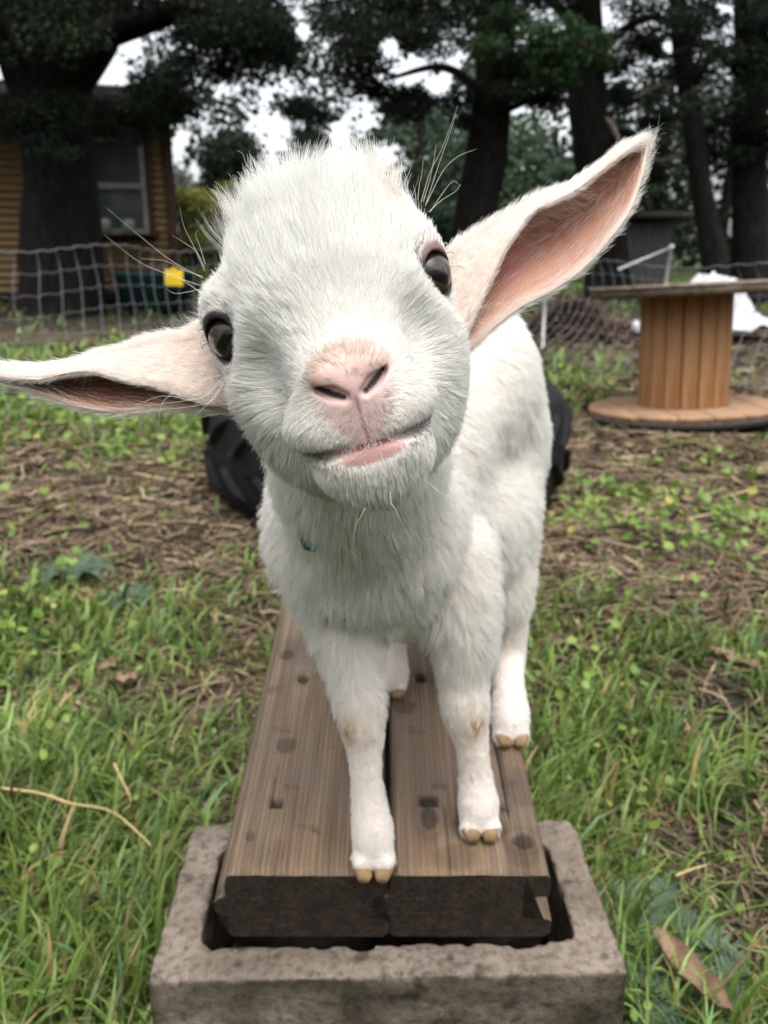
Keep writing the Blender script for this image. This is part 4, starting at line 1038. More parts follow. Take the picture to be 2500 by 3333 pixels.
# whiskers and long guard hairs
wh = []
def whisk(pts, r=.0001): wh.append((catmull(np.array([U(*p) for p in pts]), 10), r))
for pts in ([(1370, 660, .40), (1400, 560, .40), (1440, 480, .40), (1490, 345, .41)], [(1385, 670, .40), (1420, 560, .40), (1455, 460, .40), (1485, 372, .41)],
            [(1390, 660, .40), (1440, 560, .40), (1490, 510, .40), (1552, 485, .41)], [(1400, 690, .40), (1440, 630, .40), (1475, 590, .40), (1498, 605, .41)],
            [(1395, 690, .40), (1440, 650, .40), (1480, 625, .40), (1500, 600, .41)], [(1360, 650, .40), (1365, 600, .40), (1372, 570, .40), (1378, 520, .41)],
            [(1330, 640, .40), (1325, 590, .40), (1310, 540, .40), (1290, 512, .41)], [(1378, 655, .40), (1395, 600, .40), (1408, 545, .40), (1420, 470, .41)],
            [(660, 905, .39), (560, 850, .39), (470, 780, .385), (345, 675, .38)], [(655, 930, .39), (540, 890, .39), (450, 850, .385), (340, 765, .38)],
            [(660, 900, .39), (600, 880, .39), (540, 850, .385), (462, 842, .38)], [(650, 950, .39), (600, 915, .39), (560, 890, .385), (535, 905, .38)],
            [(665, 880, .39), (630, 800, .39), (600, 740, .385), (585, 675, .38)], [(665, 870, .39), (640, 820, .39), (600, 790, .385), (560, 765, .38)],
            [(655, 940, .39), (610, 950, .39), (570, 955, .385), (540, 940, .38)], [(668, 860, .39), (650, 800, .39), (638, 770, .385), (640, 750, .38)],
            [(1515, 1000, .40), (1580, 1000, .40), (1650, 985, .39), (1760, 990, .385)], [(1515, 1015, .40), (1580, 1040, .40), (1640, 1000, .39), (1740, 1030, .385)],
            [(1515, 1030, .40), (1570, 1050, .40), (1620, 1040, .39), (1665, 1000, .385)], [(1518, 1050, .40), (1550, 1060, .40), (1575, 1065, .39), (1600, 1072, .385)],
            [(1510, 985, .40), (1560, 1000, .40), (1610, 985, .39), (1650, 1000, .385)],
            [(730, 1240, .36), (640, 1300, .355), (520, 1290, .35), (390, 1350, .345)], [(725, 1230, .36), (660, 1290, .355), (560, 1310, .35), (400, 1330, .345)],
            [(728, 1250, .36), (680, 1310, .355), (560, 1330, .35), (420, 1345, .345)], [(720, 1220, .36), (600, 1260, .355), (530, 1310, .35), (515, 1395, .345)],
            [(726, 1245, .36), (690, 1300, .355), (660, 1330, .35), (640, 1350, .345)],
            [(1270, 1600, .315), (1275, 1640, .312), (1290, 1660, .31), (1298, 1690, .308)], [(1190, 1650, .33), (1170, 1690, .33), (1160, 1700, .33), (1150, 1760, .33)],
            [(1380, 1560, .33), (1430, 1600, .33), (1470, 1630, .33), (1490, 1650, .33)], [(820, 560, .41), (800, 530, .41), (790, 500, .41), (770, 490, .41)]):
    whisk(pts)
Q = np.stack([w[0] for w in wh]); rad = np.array([w[1] for w in wh])[:, None] * (1 - .7 * np.linspace(0, 1, 10)[None] ** 1.5)
strands('whiskers', Q, rad, np.tile([.78, .76, .68], (len(wh), 1)), goat, GO)
# short lashes round the upper lids
ls = []
for (e, d, up, side), s in zip(LID, (-1, 1)):
    for a in np.linspace(.15, np.pi - .15, 46):
        b0 = e + d * 11 + side * 11.7 * math.cos(a) + up * 10.6 * math.sin(a) - d * (2 + 3.5 * abs(math.cos(a)))
        out = unit(side * math.cos(a) * .8 + up * math.sin(a) * .5 + d * .9 + rng.normal(0, .15, 3))
        b1 = b0 + out * rng.uniform(3, 6); b2 = b1 + (out * .6 - up * .6) * 2.5
        ls.append(catmull(np.array([H(*b0), H(*b1), H(*b2)]), 5))
ls = np.array(ls); strands('eyelashes', ls, np.full(ls.shape[:2], .0001), np.where(rng.random((len(ls), 1)) < .6, .75, .05) * np.ones((1, 3)), goat, GO)
# ------------------------------------------------------------------ trees
GAPS = [(886, 425, 85, 80), (905, 290, 60, 90, .55), (1110, 430, 50, 66), (335, 230, 95, 85), (430, 110, 70, 90), (1340, 225, 55, 60), (1420, 275, 60, 40), (1270, 150, 40, 45), (985, 95, 32, 40), (1010, 190, 60, 90, .6), (800, 330, 35, 35, .6),
        (595, 445, 42, 30), (535, 60, 45, 60), (1195, 370, 60, 60), (1260, 490, 60, 40), (2372, 640, 30, 60), (2372, 740, 28, 50), (2490, 740, 18, 60), (2175, 150, 22, 25), (1680, 350, 60, 25), (1480, 205, 40, 35), (5, 95, 20, 45), (5, 235, 22, 45),
        (1200, 530, 60, 40, .8), (730, 290, 40, 30, .8), (1950, 55, 60, 50), (2360, 25, 35, 22), (640, 560, 30, 40), (575, 470, 30, 60)]
def gap(P):
    px, py, z = proj(P); g = np.zeros(len(px))
    for (x, y, rx, ry, *st) in GAPS: g = np.maximum(g, (st[0] if st else 1) * np.exp(-np.maximum(0, np.hypot((px - x) / rx, (py - y) / ry) - .55) ** 2 * 5))
    return g
def sprays(centres, radii, per, size, cols, flat=.55, droop=.35, seed=0):
    """leaf-sized spray faces scattered through clumps; returns V, F, colour"""
    r_ = np.random.default_rng(900 + seed); n = len(centres) * per
    c = np.repeat(centres, per, 0); rad = np.repeat(radii, per)[:, None]
    d = r_.normal(0, 1, (n, 3)); d /= np.linalg.norm(d, axis=1)[:, None]
    off = d * rad * (r_.random((n, 1)) ** .45) * np.array([1, 1, flat])
    p = c + off
    ax = unit(off * np.array([1, 1, .4]) + r_.normal(0, .35, (n, 3)) * rad + np.array([0, 0, -droop]) * rad)
    sd = unit(np.cross(ax, r_.normal(0, 1, (n, 3))))
    L = size * (.5 + r_.random((n, 1))); W = L * (.28 + .2 * r_.random((n, 1)))
    nr = np.cross(ax, sd)
    V = np.stack([p, p + ax * L * .5 + sd * W + nr * W * .3, p + ax * L, p + ax * L * .55 - sd * W - nr * W * .2], 1).reshape(-1, 3)
    F = np.arange(n * 4).reshape(n, 4)
    cc = np.array(cols)[r_.integers(0, len(cols), len(centres))]; cc = np.repeat(cc, per, 0) * (.65 + .7 * r_.random((n, 1)))
    return p, V, F, np.repeat(cc, 4, 0)
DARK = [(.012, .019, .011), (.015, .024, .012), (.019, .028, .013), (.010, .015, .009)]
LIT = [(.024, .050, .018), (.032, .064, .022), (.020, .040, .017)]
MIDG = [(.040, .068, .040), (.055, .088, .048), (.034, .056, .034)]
OLIVE = [(.16, .17, .035), (.20, .21, .05), (.12, .14, .03)]
HAZE_GREY = [(.10, .115, .09), (.13, .14, .11), (.085, .10, .08)]  # distance haze painted into the leaf colour
def wobble_tube(P, r, n=18, amp=.12, seed=0):
    V, F = tube_arrays(P, r, n); m = len(P)
    c = np.repeat(P, n, 0); d = V - c
    k = 1 + amp * vnoise(np.stack([np.tile(np.arange(n), m) * .9, np.repeat(np.arange(m), n) * .12, np.zeros(n * m) + seed], 1), 1.0, seed) + amp * .5 * vnoise(V, 3.5, seed + 1)
    V2 = c + d * k[:, None]; V2[-n:] = V2[-n:]
    w = V2.reshape(m, n, 3); w[:, -1] = w[:, -1]
    return V2, F
def tree(name, label, trunk, limbs, crown, group='trees around the goat yard', bark='bark', seed=1, size=.042, per=480, flat=.5):
    """trunk: [(px, py or None, D, r)] as world list [(x,y,z,r)]; limbs: list of the same; crown: list of (centres, radii, colours)"""
    b = trunk[0]; root = empty(name, (b[0], b[1], 0), label, 'tree', group); O = Vector((b[0], b[1], 0))
    P = catmull(np.array([t[:3] for t in trunk]), 36); r = np.interp(np.linspace(0, 1, 36), np.linspace(0, 1, len(trunk)), [t[3] for t in trunk])
    mb = MB(); mb.add(*wobble_tube(P, r, 20, .13, seed))
    obj('trunk', mb.mesh('trunk', True), M[bark], root, O)
    for k, lb in enumerate(limbs):
        Q = catmull(np.array([t[:3] for t in lb]), 16); rq = np.interp(np.linspace(0, 1, 16), np.linspace(0, 1, len(lb)), [t[3] for t in lb])
        mb = MB(); mb.add(*wobble_tube(Q, rq, 9, .1, seed + k)); obj('limb', mb.mesh('limb', True), M[bark], root, O)
    if crown:
        Vs, Fs, Cs, o = [], [], [], 0
        for q, (cen, rad, cols) in enumerate(crown):
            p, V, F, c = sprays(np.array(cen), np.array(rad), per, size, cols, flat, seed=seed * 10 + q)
            keep = rng.random(len(p)) > gap(p) * 1.0
            V = V.reshape(-1, 4, 3)[keep].reshape(-1, 3); c = c.reshape(-1, 4, 3)[keep].reshape(-1, 3); F = np.arange(len(V)).reshape(-1, 4)
            Vs.append(V); Cs.append(c); Fs.append(F + o); o += len(V)
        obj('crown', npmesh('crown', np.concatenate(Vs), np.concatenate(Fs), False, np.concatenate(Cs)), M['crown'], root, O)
    return root
def tp_(px, py, D, r): p = UD(px, py, D); return (p[0], p[1], p[2], r)
def cl(n, x0, x1, y0, y1, D, dD, r0, r1, cols, keepgap=.75):
    """n clumps of a crown whose sight lines fall in the given part of the photo, at depth D +- dD"""
    out, rad = [], []
    tries = 0
    while len(out) < n and tries < n * 30:
        tries += 1; p = UD(rng.uniform(x0, x1), rng.uniform(y0, y1), D + rng.uniform(-dD, dD))
        if gap(p[None])[0] > keepgap * rng.random() + .12: continue
        out.append(p); rad.append(rng.uniform(r0, r1))
    if not out: out, rad = [UD((x0 + x1) / 2, y0 - 300, D)], [r0]
    return (out, rad, cols)

# T1: big cypress before the house
D1 = 11.0
b1 = UD(200, 1020, D1); b1[2] = -.1
tree('cypress_tree', 'massive dark cypress with forked trunk standing before the ochre house',
     [(b1[0], b1[1], -.1, .58), tp_(200, 850, D1, .49), tp_(192, 600, D1, .455), tp_(165, 330, D1, .47), tp_(130, 100, D1, .50), tp_(160, -250, D1, .45), tp_(150, -900, D1 - .5, .22)],
     [[tp_(190, 430, D1, .30), tp_(190, 280, D1 - .1, .35), tp_(300, 80, D1 - .2, .36), tp_(440, -220, D1 - .4, .25), tp_(700, -600, D1 - 1, .1)],
      [tp_(180, 330, D1, .25), tp_(20, 120, D1 - .5, .2), tp_(-200, -100, D1 - 1, .12)],
      [tp_(200, 150, D1, .2), tp_(600, 30, D1 - 1, .12), tp_(900, 60, D1 - 1.6, .05)],
      [tp_(150, -250, D1, .25), tp_(400, -500, D1 + 1, .15), tp_(900, -700, D1 + 1.5, .06)]],
     [cl(60, -350, 330, -140, 200, D1 - .7, 1.2, .35, .65, DARK), cl(34, 430, 1000, 20, 400, D1 - .6, 1.0, .22, .42, DARK), cl(18, 950, 1330, 40, 420, D1 + 1, 1.0, .22, .42, DARK), cl(10, 60, 240, 330, 520, D1 - 1.1, .4, .22, .36, DARK), cl(30, 400, 1150, -160, 130, D1 - 1.2, 1.0, .35, .6, DARK), cl(14, 300, 620, 290, 440, D1 + 1.2, .8, .25, .42, DARK),
      cl(60, -600, 900, -1300, -150, D1, 2.5, .6, 1.0, DARK)], seed=1)
# T2: trunk behind the goat's ear
D2 = 12.5
b2 = UD(1530, 990, D2)
tree('pine_tree', 'dark leaning pine trunk between the goat\'s head and the pink ear',
     [(b2[0], b2[1], -.1, .38), tp_(1540, 760, D2, .30), tp_(1585, 480, D2, .27), tp_(1610, 240, D2, .26), tp_(1625, 0, D2, .24), tp_(1640, -500, D2, .15), tp_(1650, -1000, D2, .06)],
     [[tp_(1610, 250, D2, .09), tp_(1800, 120, D2 - .8, .06), tp_(1960, 180, D2 - 1.6, .03)], [tp_(1600, 330, D2, .08), tp_(1450, 220, D2 - .8, .05), tp_(1250, 260, D2 - 1.4, .02)], [tp_(1625, 60, D2, .09), tp_(1350, -60, D2 - 1, .06), tp_(1050, 20, D2 - 2, .02)], [tp_(1600, 380, D2, .06), tp_(1720, 330, D2 - .5, .04), tp_(1850, 300, D2 - 1, .015)]],
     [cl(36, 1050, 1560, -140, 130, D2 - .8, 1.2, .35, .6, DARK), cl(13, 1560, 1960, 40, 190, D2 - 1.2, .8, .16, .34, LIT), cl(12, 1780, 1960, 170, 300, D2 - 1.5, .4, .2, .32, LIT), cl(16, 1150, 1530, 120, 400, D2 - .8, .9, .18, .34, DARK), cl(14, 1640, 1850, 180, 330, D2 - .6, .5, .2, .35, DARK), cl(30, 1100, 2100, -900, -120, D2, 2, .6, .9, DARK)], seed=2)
# T3
D3 = 13.5
b3 = UD(1985, 900, D3)
tree('pine_tree', 'dark broad pine trunk with flared foot behind the pink ear tip and shed',
     [(b3[0], b3[1], -.1, .42), tp_(1975, 800, D3, .31), tp_(1935, 560, D3, .27), tp_(1912, 330, D3, .27), tp_(1900, 0, D3, .24), tp_(1890, -500, D3, .15), tp_(1880, -1000, D3, .06)],
     [[tp_(1905, 200, D3, .09), tp_(2100, 60, D3 - 1, .05), tp_(2300, 110, D3 - 1.6, .02)], [tp_(1905, 120, D3, .09), tp_(1750, -20, D3 - 1, .05), tp_(1500, 10, D3 - 1.6, .02)], [tp_(1912, 420, D3, .05), tp_(2030, 520, D3 - .3, .03), tp_(2080, 640, D3 - .5, .01)]],
     [cl(34, 1650, 2250, -140, 60, D3 - .7, 1.2, .35, .6, DARK), cl(18, 1960, 2250, 60, 330, D3 + .6, .8, .22, .42, DARK), cl(10, 1980, 2180, 330, 640, D3 + .9, .5, .2, .36, DARK), cl(26, 1500, 2500, -900, -120, D3, 2, .6, .9, DARK)], seed=3)
# T4: slender leaning trunk
D4 = 12.0
b4 = UD(2345, 960, D4)
tree('pine_tree', 'slender dark pine trunk leaning over beside the cable spool',
     [(b4[0], b4[1], -.1, .20), tp_(2325, 840, D4, .17), tp_(2285, 620, D4, .14), tp_(2245, 330, D4, .125), tp_(2215, 100, D4, .11), tp_(2190, -300, D4, .07), tp_(2180, -700, D4, .03)],
     [[tp_(2240, 300, D4, .05), tp_(2330, 180, D4 - .3, .04), tp_(2460, 120, D4 - .6, .015)]],
     [cl(20, 2200, 2600, 30, 330, D4 - .6, .9, .25, .45, DARK), cl(16, 2280, 2620, -140, 60, D4 - .4, .9, .3, .5, DARK), cl(12, 2250, 2600, 300, 560, D4 + .5, .6, .2, .36, DARK), cl(20, 1900, 2800, -800, -120, D4, 1.5, .5, .8, DARK)], seed=4)
# T5
D5 = 12.5
b5 = UD(2440, 960, D5)
tree('pine_tree', 'thick upright dark pine trunk at the photo\'s edge above the spool',
     [(b5[0], b5[1], -.1, .34), tp_(2442, 820, D5, .26), tp_(2438, 500, D5, .24), tp_(2442, 200, D5, .23), tp_(2445, -100, D5, .2), tp_(2450, -600, D5, .1)],
     [[tp_(2440, 260, D5, .07), tp_(2300, 150, D5 - .6, .04), tp_(2150, 190, D5 - 1.1, .015)]],
     [cl(26, 2330, 2750, -140, 500, D5 + .3, .9, .3, .5, DARK), cl(10, 2350, 2520, 700, 900, D5 + 1.6, .4, .15, .25, LIT), cl(20, 2200, 3000, -800, -120, D5, 1.5, .5, .8, DARK)], seed=5)
# pale dead tree with bare branches
D6 = 12.3
b6 = UD(2050, 900, 16.0)
tree('dead_tree', 'bare pale dead branches standing among the dark pines',
     [(UD(2345, 960, D6)[0], D6, -.1, .05), tp_(2285, 620, D6, .045), tp_(2248, 380, D6, .045), tp_(2234, 225, D6, .045), tp_(2265, 90, D6, .04), tp_(2290, -60, D6, .03)],
     [[tp_(2240, 262, D6, .022), tp_(2310, 264, D6 - .1, .016)], [tp_(2238, 270, D6, .022), tp_(2180, 265, D6 - .1, .014), tp_(2060, 320, D6 - .2, .008)], [tp_(2239, 500, D6, .022), tp_(2130, 520, D6, .016), tp_(2030, 470, D6, .03), tp_(1985, 400, D6, .036), tp_(1970, 380, D6, .012)]],
     None, bark='pale_bark', seed=6)
# lower trees farther back: they close the view between the trunks
def back_tree(k, px, D, h0, spread, cols, label, n=26, r0=.5, r1=1.0, ybot=860, name='background_tree', lean=0):
    b = UD(px, 880, D); top = UD(px, h0, D)
    tree(name, label, [(b[0], D, -.1, .2), (b[0] + .1, D, top[2] * .5, .15), (b[0] + .2, D, top[2], .05)], [], [cl(n, px - spread, px + spread, h0, ybot, D, 1.6, r0, r1, cols, .9)], group='trees far behind the yard', seed=20 + k, size=.11, per=240, flat=.6)
back_tree(0, 1000, 24, 430, 60, DARK, 'narrow dark tree behind the tuft of the goat\'s head', 14, .3, .5, ybot=620)
back_tree(1, 1340, 22, 330, 170, MIDG, 'mid green layered tree behind the goat\'s brow', 46, .5, .9)
back_tree(2, 1760, 21, 420, 150, MIDG, 'mid green tree filling the gap between two pine trunks', 34, .5, .9)
back_tree(3, 2110, 23, 250, 130, DARK, 'dark tree far behind the grey shed', 34, .5, 1.0, ybot=800)
back_tree(4, 600, 25, 560, 90, HAZE_GREY, 'greyish airy tree beyond the house corner', 20, .5, .8, ybot=700)
back_tree(5, 720, 22, 420, 110, DARK, 'dark drooping tree beside the house roof', 22, .4, .7, ybot=600)
back_tree(6, 1560, 26, 280, 160, MIDG, 'mid green tree rising behind the leaning pine', 30, .6, 1.0)
back_tree(7, 2330, 27, 200, 180, DARK, 'dark tree farthest off beyond the slender pine', 34, .6, 1.1, ybot=780)
b = UD(640, 990, 17.5)
tree('olive_shrub', 'bright yellow-green shrub beside the house corner', [(b[0], 17.5, -.1, .07), (b[0], 17.5, .8, .05), (b[0] + .1, 17.5, 1.5, .02)], [], [cl(26, 560, 760, 600, 900, 17.5, .7, .25, .45, OLIVE, .9)], group='shrubs behind the yard', seed=40, size=.08, per=160)
b = UD(420, 990, 12.8)
tree('dark_shrub', 'low dark green shrub at the foot of the house wall', [(b[0], 12.8, -.1, .05), (b[0], 12.8, .3, .03), (b[0] + .1, 12.8, .5, .02)], [], [cl(14, 330, 600, 930, 1010, 12.6, .5, .12, .24, DARK, .9)], group='shrubs behind the yard', seed=41, size=.07, per=120)
# the far wood closes the horizon
def wood(a0, a1, d0, d1, n, hmax, seed, cols, per=110, sz=.30, hp=1.5):
    r_ = np.random.default_rng(seed); a = r_.uniform(a0, a1, n); d = r_.uniform(d0, d1, n); z = hmax * r_.random(n) ** hp
    c = np.stack([d * np.sin(a), d * np.cos(a), z], 1); g = gap(c); c = c[(g < .30 + .5 * r_.random(n))]
    p, V, F, cc = sprays(c, r_.uniform(1.0, 2.0, len(c)), per, sz, cols, .7, seed=seed)
    if True:
        keep = r_.random(len(p)) > gap(p) * .95; V = V.reshape(-1, 4, 3)[keep].reshape(-1, 3); cc = cc.reshape(-1, 4, 3)[keep].reshape(-1, 3); F = np.arange(len(V)).reshape(-1, 4)
    return V, F, cc
V, F, c = wood(R(-62), R(62), 32, 46, 420, 9, 70, DARK + MIDG)
wd = obj('far_wood', npmesh('far_wood', V, F, False, c), M['crown']); tag(wd, 'distant wood closing the view behind the trees', kind='stuff')
V, F, c = wood(R(75), R(285), 15, 24, 420, 8, 71, DARK, 80, .36, 1.4)  # unseen trees added behind the camera to block low sky
wd = obj('unseen_wood', npmesh('unseen_wood', V, F, False, c), M['crown']); tag(wd, 'unseen trees added round the rest of the yard to block sky light', kind='stuff')

# brown brush pile behind the netting
n = 1500; t = rng.random((n, 2)); base = UG(1880, 1110); cx, cy = base[0], base[1]
px_ = np.stack([cx + rng.normal(0, .32, n), cy + .2 + rng.normal(0, .22, n), np.zeros(n)], 1); hh_ = .34 * np.exp(-((px_[:, 0] - cx) / .38) ** 2 - ((px_[:, 1] - cy - .2) / .3) ** 2)
px_[:, 2] = hh_ * rng.random(n) ** .6 + .01
dr = unit(np.stack([rng.normal(0, 1, n), rng.normal(0, 1, n), rng.normal(0, .3, n)], 1)); sd = unit(np.cross(dr, np.array([0, 0, 1.0]))); Lh = rng.uniform(.08, .28, n)[:, None]; wd_ = rng.uniform(.003, .008, n)[:, None]
Vb = np.stack([px_ - dr * Lh - sd * wd_, px_ + dr * Lh - sd * wd_, px_ + dr * Lh + sd * wd_, px_ - dr * Lh + sd * wd_], 1); Vb[..., 2] = np.maximum(Vb[..., 2], .005)
V2 = Vb + np.array([0, 0, .008]); 
o = obj('brush_pile', npmesh('brush_pile', np.concatenate([Vb.reshape(-1, 3), V2.reshape(-1, 3)]), np.arange(n * 8).reshape(-1, 4), False, np.repeat(np.tile(np.array([.13, .085, .06]), (n * 2, 1)) * (.5 + rng.random((n * 2, 1))), 4, 0)), M['straw'])
tag(o, 'low pile of brown brush behind the slack netting', 'brush pile')

# ------------------------------------------------------------------ ground cover
def scatter(n, dmin, dmax, ang=R(37), power=1.0):
    """points in the wedge before the camera, denser near it"""
    d = dmin * (dmax / dmin) ** (rng.random(n) ** power); a = rng.uniform(-ang, ang, n)
    return d * np.sin(a) / np.cos(ang * 0) , d * np.cos(a), d
def clear(x, y):
    """keep the cover off the block, the tyre, the spool"""
    q = (np.abs(x - .0065) < .205) & (np.abs(y - .651) < .105)
    return ~q & (np.hypot(x - TX, y - TY) > TR + .01) & (np.hypot(x - SPX, y - SPY) > RF + .01)
def under_bench(x, y): return (np.abs(x) < .15) & (y > .6) & (y < 2.3)
def blades(x, y, hgt, wid, lean, cols, k=5, curl=1.0):
    n = len(x); az = rng.uniform(0, 2 * np.pi, n); z0 = gz(x, y) - .004
    t = np.linspace(0, 1, k)[None]
    ln = lean[:, None]; th = ln * (.35 + curl * t)           # bend angle grows along the blade
    seg = hgt[:, None] / (k - 1); ds = np.concatenate([np.zeros((n, 1)), np.cumsum(np.sin(th[:, 1:]) * seg, 1)], 1); dz = np.concatenate([np.zeros((n, 1)), np.cumsum(np.cos(th[:, 1:]) * seg, 1)], 1)
    tw = az[:, None] + .3 * np.sin(t * 3 + az[:, None])
    cxx = x[:, None] + ds * np.cos(tw); cyy = y[:, None] + ds * np.sin(tw); czz = np.maximum(z0[:, None] + dz, z0[:, None] + .002)
    w = wid[:, None] * (1 - t ** 2.2) * (.55 + .45 * np.minimum(1, t * 4)); tx, ty = -np.sin(az)[:, None], np.cos(az)[:, None]
    Lf = np.stack([cxx + tx * w, cyy + ty * w, czz + w * .35], -1); Rt = np.stack([cxx - tx * w, cyy - ty * w, czz + w * .35], -1); Md = np.stack([cxx, cyy, czz], -1)
    V = np.stack([Lf, Md, Rt], 2).reshape(-1, 3)            # n,k,3 rows: folded blade
    b = (np.arange(n) * k * 3)[:, None, None] + (np.arange(k - 1) * 3)[None, :, None]
    q1 = np.concatenate([b, b + 1, b + 4, b + 3], 2).reshape(-1, 4); q2 = np.concatenate([b + 1, b + 2, b + 5, b + 4], 2).reshape(-1, 4)
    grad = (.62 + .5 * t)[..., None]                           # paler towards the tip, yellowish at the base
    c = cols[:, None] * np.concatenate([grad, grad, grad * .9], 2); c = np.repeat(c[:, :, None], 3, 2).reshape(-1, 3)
    return V, np.concatenate([q1, q2]), c
def gcols(n, lo=(.08, .145, .026), hi=(.27, .38, .10), dry=.09):
    t = rng.random((n, 1)) ** 1.2; c = np.array(lo) * (1 - t) + np.array(hi) * t
    blue = rng.random((n, 1)) < .05; c = np.where(blue, c * np.array([.8, .95, 1.9]), c)
    d_ = rng.random((n, 1)) < dry; return np.where(d_, np.array([.36, .26, .12]) * (.6 + .6 * rng.random((n, 1))), c)
x, y, d = scatter(150000, .50, 4.2, power=.9)
ra_, rd_ = rng.uniform(R(37), R(323), 42000), .45 * (2.6 / .45) ** rng.random(42000)      # thinner turf round the rest of the bench and where the camera stands
x, y, d = np.concatenate([x, rd_ * np.sin(ra_)]), np.concatenate([y, rd_ * np.cos(ra_)]), np.concatenate([d, rd_ * 1.6]); g, w, s = zones(x, y)
pat = .5 + .5 * vnoise(np.stack([x, y, x * 0], 1), 5.5, 80)
k_ = clear(x, y) & (rng.random(len(x)) < g * np.clip(pat * 1.7 - .25, .07, 1.2) * .62 * np.where(under_bench(x, y), .12, 1)); x, y, d = x[k_], y[k_], d[k_]
n = len(x); tall = rng.random(n)
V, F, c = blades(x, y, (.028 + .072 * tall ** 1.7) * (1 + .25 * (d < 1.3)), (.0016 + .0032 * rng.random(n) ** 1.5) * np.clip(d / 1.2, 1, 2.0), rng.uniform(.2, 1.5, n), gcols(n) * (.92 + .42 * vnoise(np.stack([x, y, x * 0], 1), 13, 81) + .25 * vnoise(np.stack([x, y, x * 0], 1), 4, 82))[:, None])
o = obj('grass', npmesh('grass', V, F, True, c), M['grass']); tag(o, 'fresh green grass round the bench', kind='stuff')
x, y, d = scatter(30000, 4.2, 26, power=1.0); g, w, s = zones(x, y); k_ = clear(x, y) & (rng.random(len(x)) < g * .9); x, y, d = x[k_], y[k_], d[k_]; n = len(x)
V, F, c = blades(x, y, .05 + .10 * rng.random(n), .006 + .0016 * d, rng.uniform(.2, 1.2, n), gcols(n, dry=.04), 3)
o = obj('far_grass', npmesh('far_grass', V, F, True, c), M['grass']); tag(o, 'grass beyond the netting', kind='stuff')
# thin yellowish shoots coming up through the straw
x, y, d = scatter(60000, 1.0, 5.5, power=.9); g, w, s = zones(x, y); pt = vnoise(np.stack([x, y, x * 0], 1), 3.2, 88) * .6 + vnoise(np.stack([x, y, x * 0], 1), 9, 89) * .4
k_ = clear(x, y) & ~under_bench(x, y) & (rng.random(len(x)) < (1 - g) * np.clip(.10 + .55 * pt, .01, .5)); x, y, d = x[k_], y[k_], d[k_]; n = len(x)
V, F, c = blades(x, y, .015 + .045 * rng.random(n) ** 1.6, (.0009 + .0012 * rng.random(n)) * np.clip(d / 1.2, 1, 2.4), rng.uniform(.5, 1.5, n), gcols(n, lo=(.09, .12, .028), hi=(.26, .29, .09), dry=.28), 4)
o = obj('thin_grass', npmesh('thin_grass', V, F, True, c), M['grass']); tag(o, 'thin yellowish grass coming up through the straw', kind='stuff')
# straw and needles lying flat
x, y, d = scatter(90000, .5, 9, power=.85); g, w, s = zones(x, y); k_ = clear(x, y) & (rng.random(len(x)) < np.clip(s * .9 + .20 + .25 * (1 - g), 0, 1)); x, y, d = x[k_], y[k_], d[k_]; n = len(x)
a = rng.uniform(0, 2 * np.pi, n); L = rng.uniform(.04, .15, n) * np.clip(d / 1.6, .8, 1.8); wd_ = rng.uniform(.0006, .0019, n) * np.clip(d / 1.2, 1, 3.5); z = gz(x, y) + rng.uniform(.001, .016, n); tl = rng.normal(0, .10, n); bw = rng.normal(0, .35, n)
tt = np.linspace(-1, 1, 4)[None]; ang = a[:, None] + bw[:, None] * tt
cx_ = x[:, None] + L[:, None] * tt * np.cos(ang) * .5; cy_ = y[:, None] + L[:, None] * tt * np.sin(ang) * .5; cz_ = z[:, None] + tl[:, None] * L[:, None] * tt * .5
sx_, sy_ = -np.sin(ang) * wd_[:, None], np.cos(ang) * wd_[:, None]
V = np.stack([np.stack([cx_ + sx_, cy_ + sy_, cz_], -1), np.stack([cx_ - sx_, cy_ - sy_, cz_ + wd_[:, None] * .8], -1)], 2).reshape(-1, 3)
b = (np.arange(n) * 8)[:, None] + np.arange(3)[None] * 2; b = b.ravel(); F = np.stack([b, b + 1, b + 3, b + 2], 1)
tcol = np.array([[.130, .088, .056], [.215, .152, .096], [.060, .040, .028], [.33, .255, .155], [.12, .070, .048], [.17, .18, .06]])[rng.choice(6, n, p=[.29, .24, .17, .11, .10, .09])] * (.55 + .6 * rng.random((n, 1)))
o = obj('pine_straw', npmesh('pine_straw', V, F, True, np.repeat(tcol, 8, 0)), M['straw']); tag(o, 'brown needles and straw strewn on the dirt', kind='stuff')
# small round-leaved weeds
def leaves(x, y, z, r, tilt, cols):
    n = len(x); a0 = rng.uniform(0, 2 * np.pi, n); m = 9
    th = np.linspace(0, 2 * np.pi, m, endpoint=False)[None]; sc = 1 + .12 * np.cos(3 * th) + rng.normal(0, .05, (n, m)); sc[:, 0] *= .55
    u = np.cos(th) * sc * r[:, None]; v = np.sin(th) * sc * r[:, None] * .85; ti = rng.normal(0, 1, (n, 3)); ti[:, 2] = np.abs(ti[:, 2]) + tilt; N_ = unit(ti)
    A = unit(np.cross(N_, np.stack([np.cos(a0), np.sin(a0), a0 * 0], 1))); B = np.cross(N_, A)
    cen = np.stack([x, y, z], 1)
    ring = cen[:, None] + A[:, None] * u[..., None] + B[:, None] * v[..., None] + N_[:, None] * (.22 * r[:, None] * (1 + .4 * np.cos(2 * th)))[..., None]
    V = np.concatenate([cen[:, None], ring], 1).reshape(-1, 3); b = (np.arange(n) * (m + 1))[:, None]; k = np.arange(m)[None]
    F = np.stack([b + 0 * k, b + 1 + k, b + 1 + (k + 1) % m], 2).reshape(-1, 3)
    return V, F, np.repeat(cols, m + 1, 0)
x, y, d = scatter(80000, .55, 9, power=.8); g, w, s = zones(x, y); pat = vnoise(np.stack([x, y, x * 0], 1), 4.5, 85) > -.1
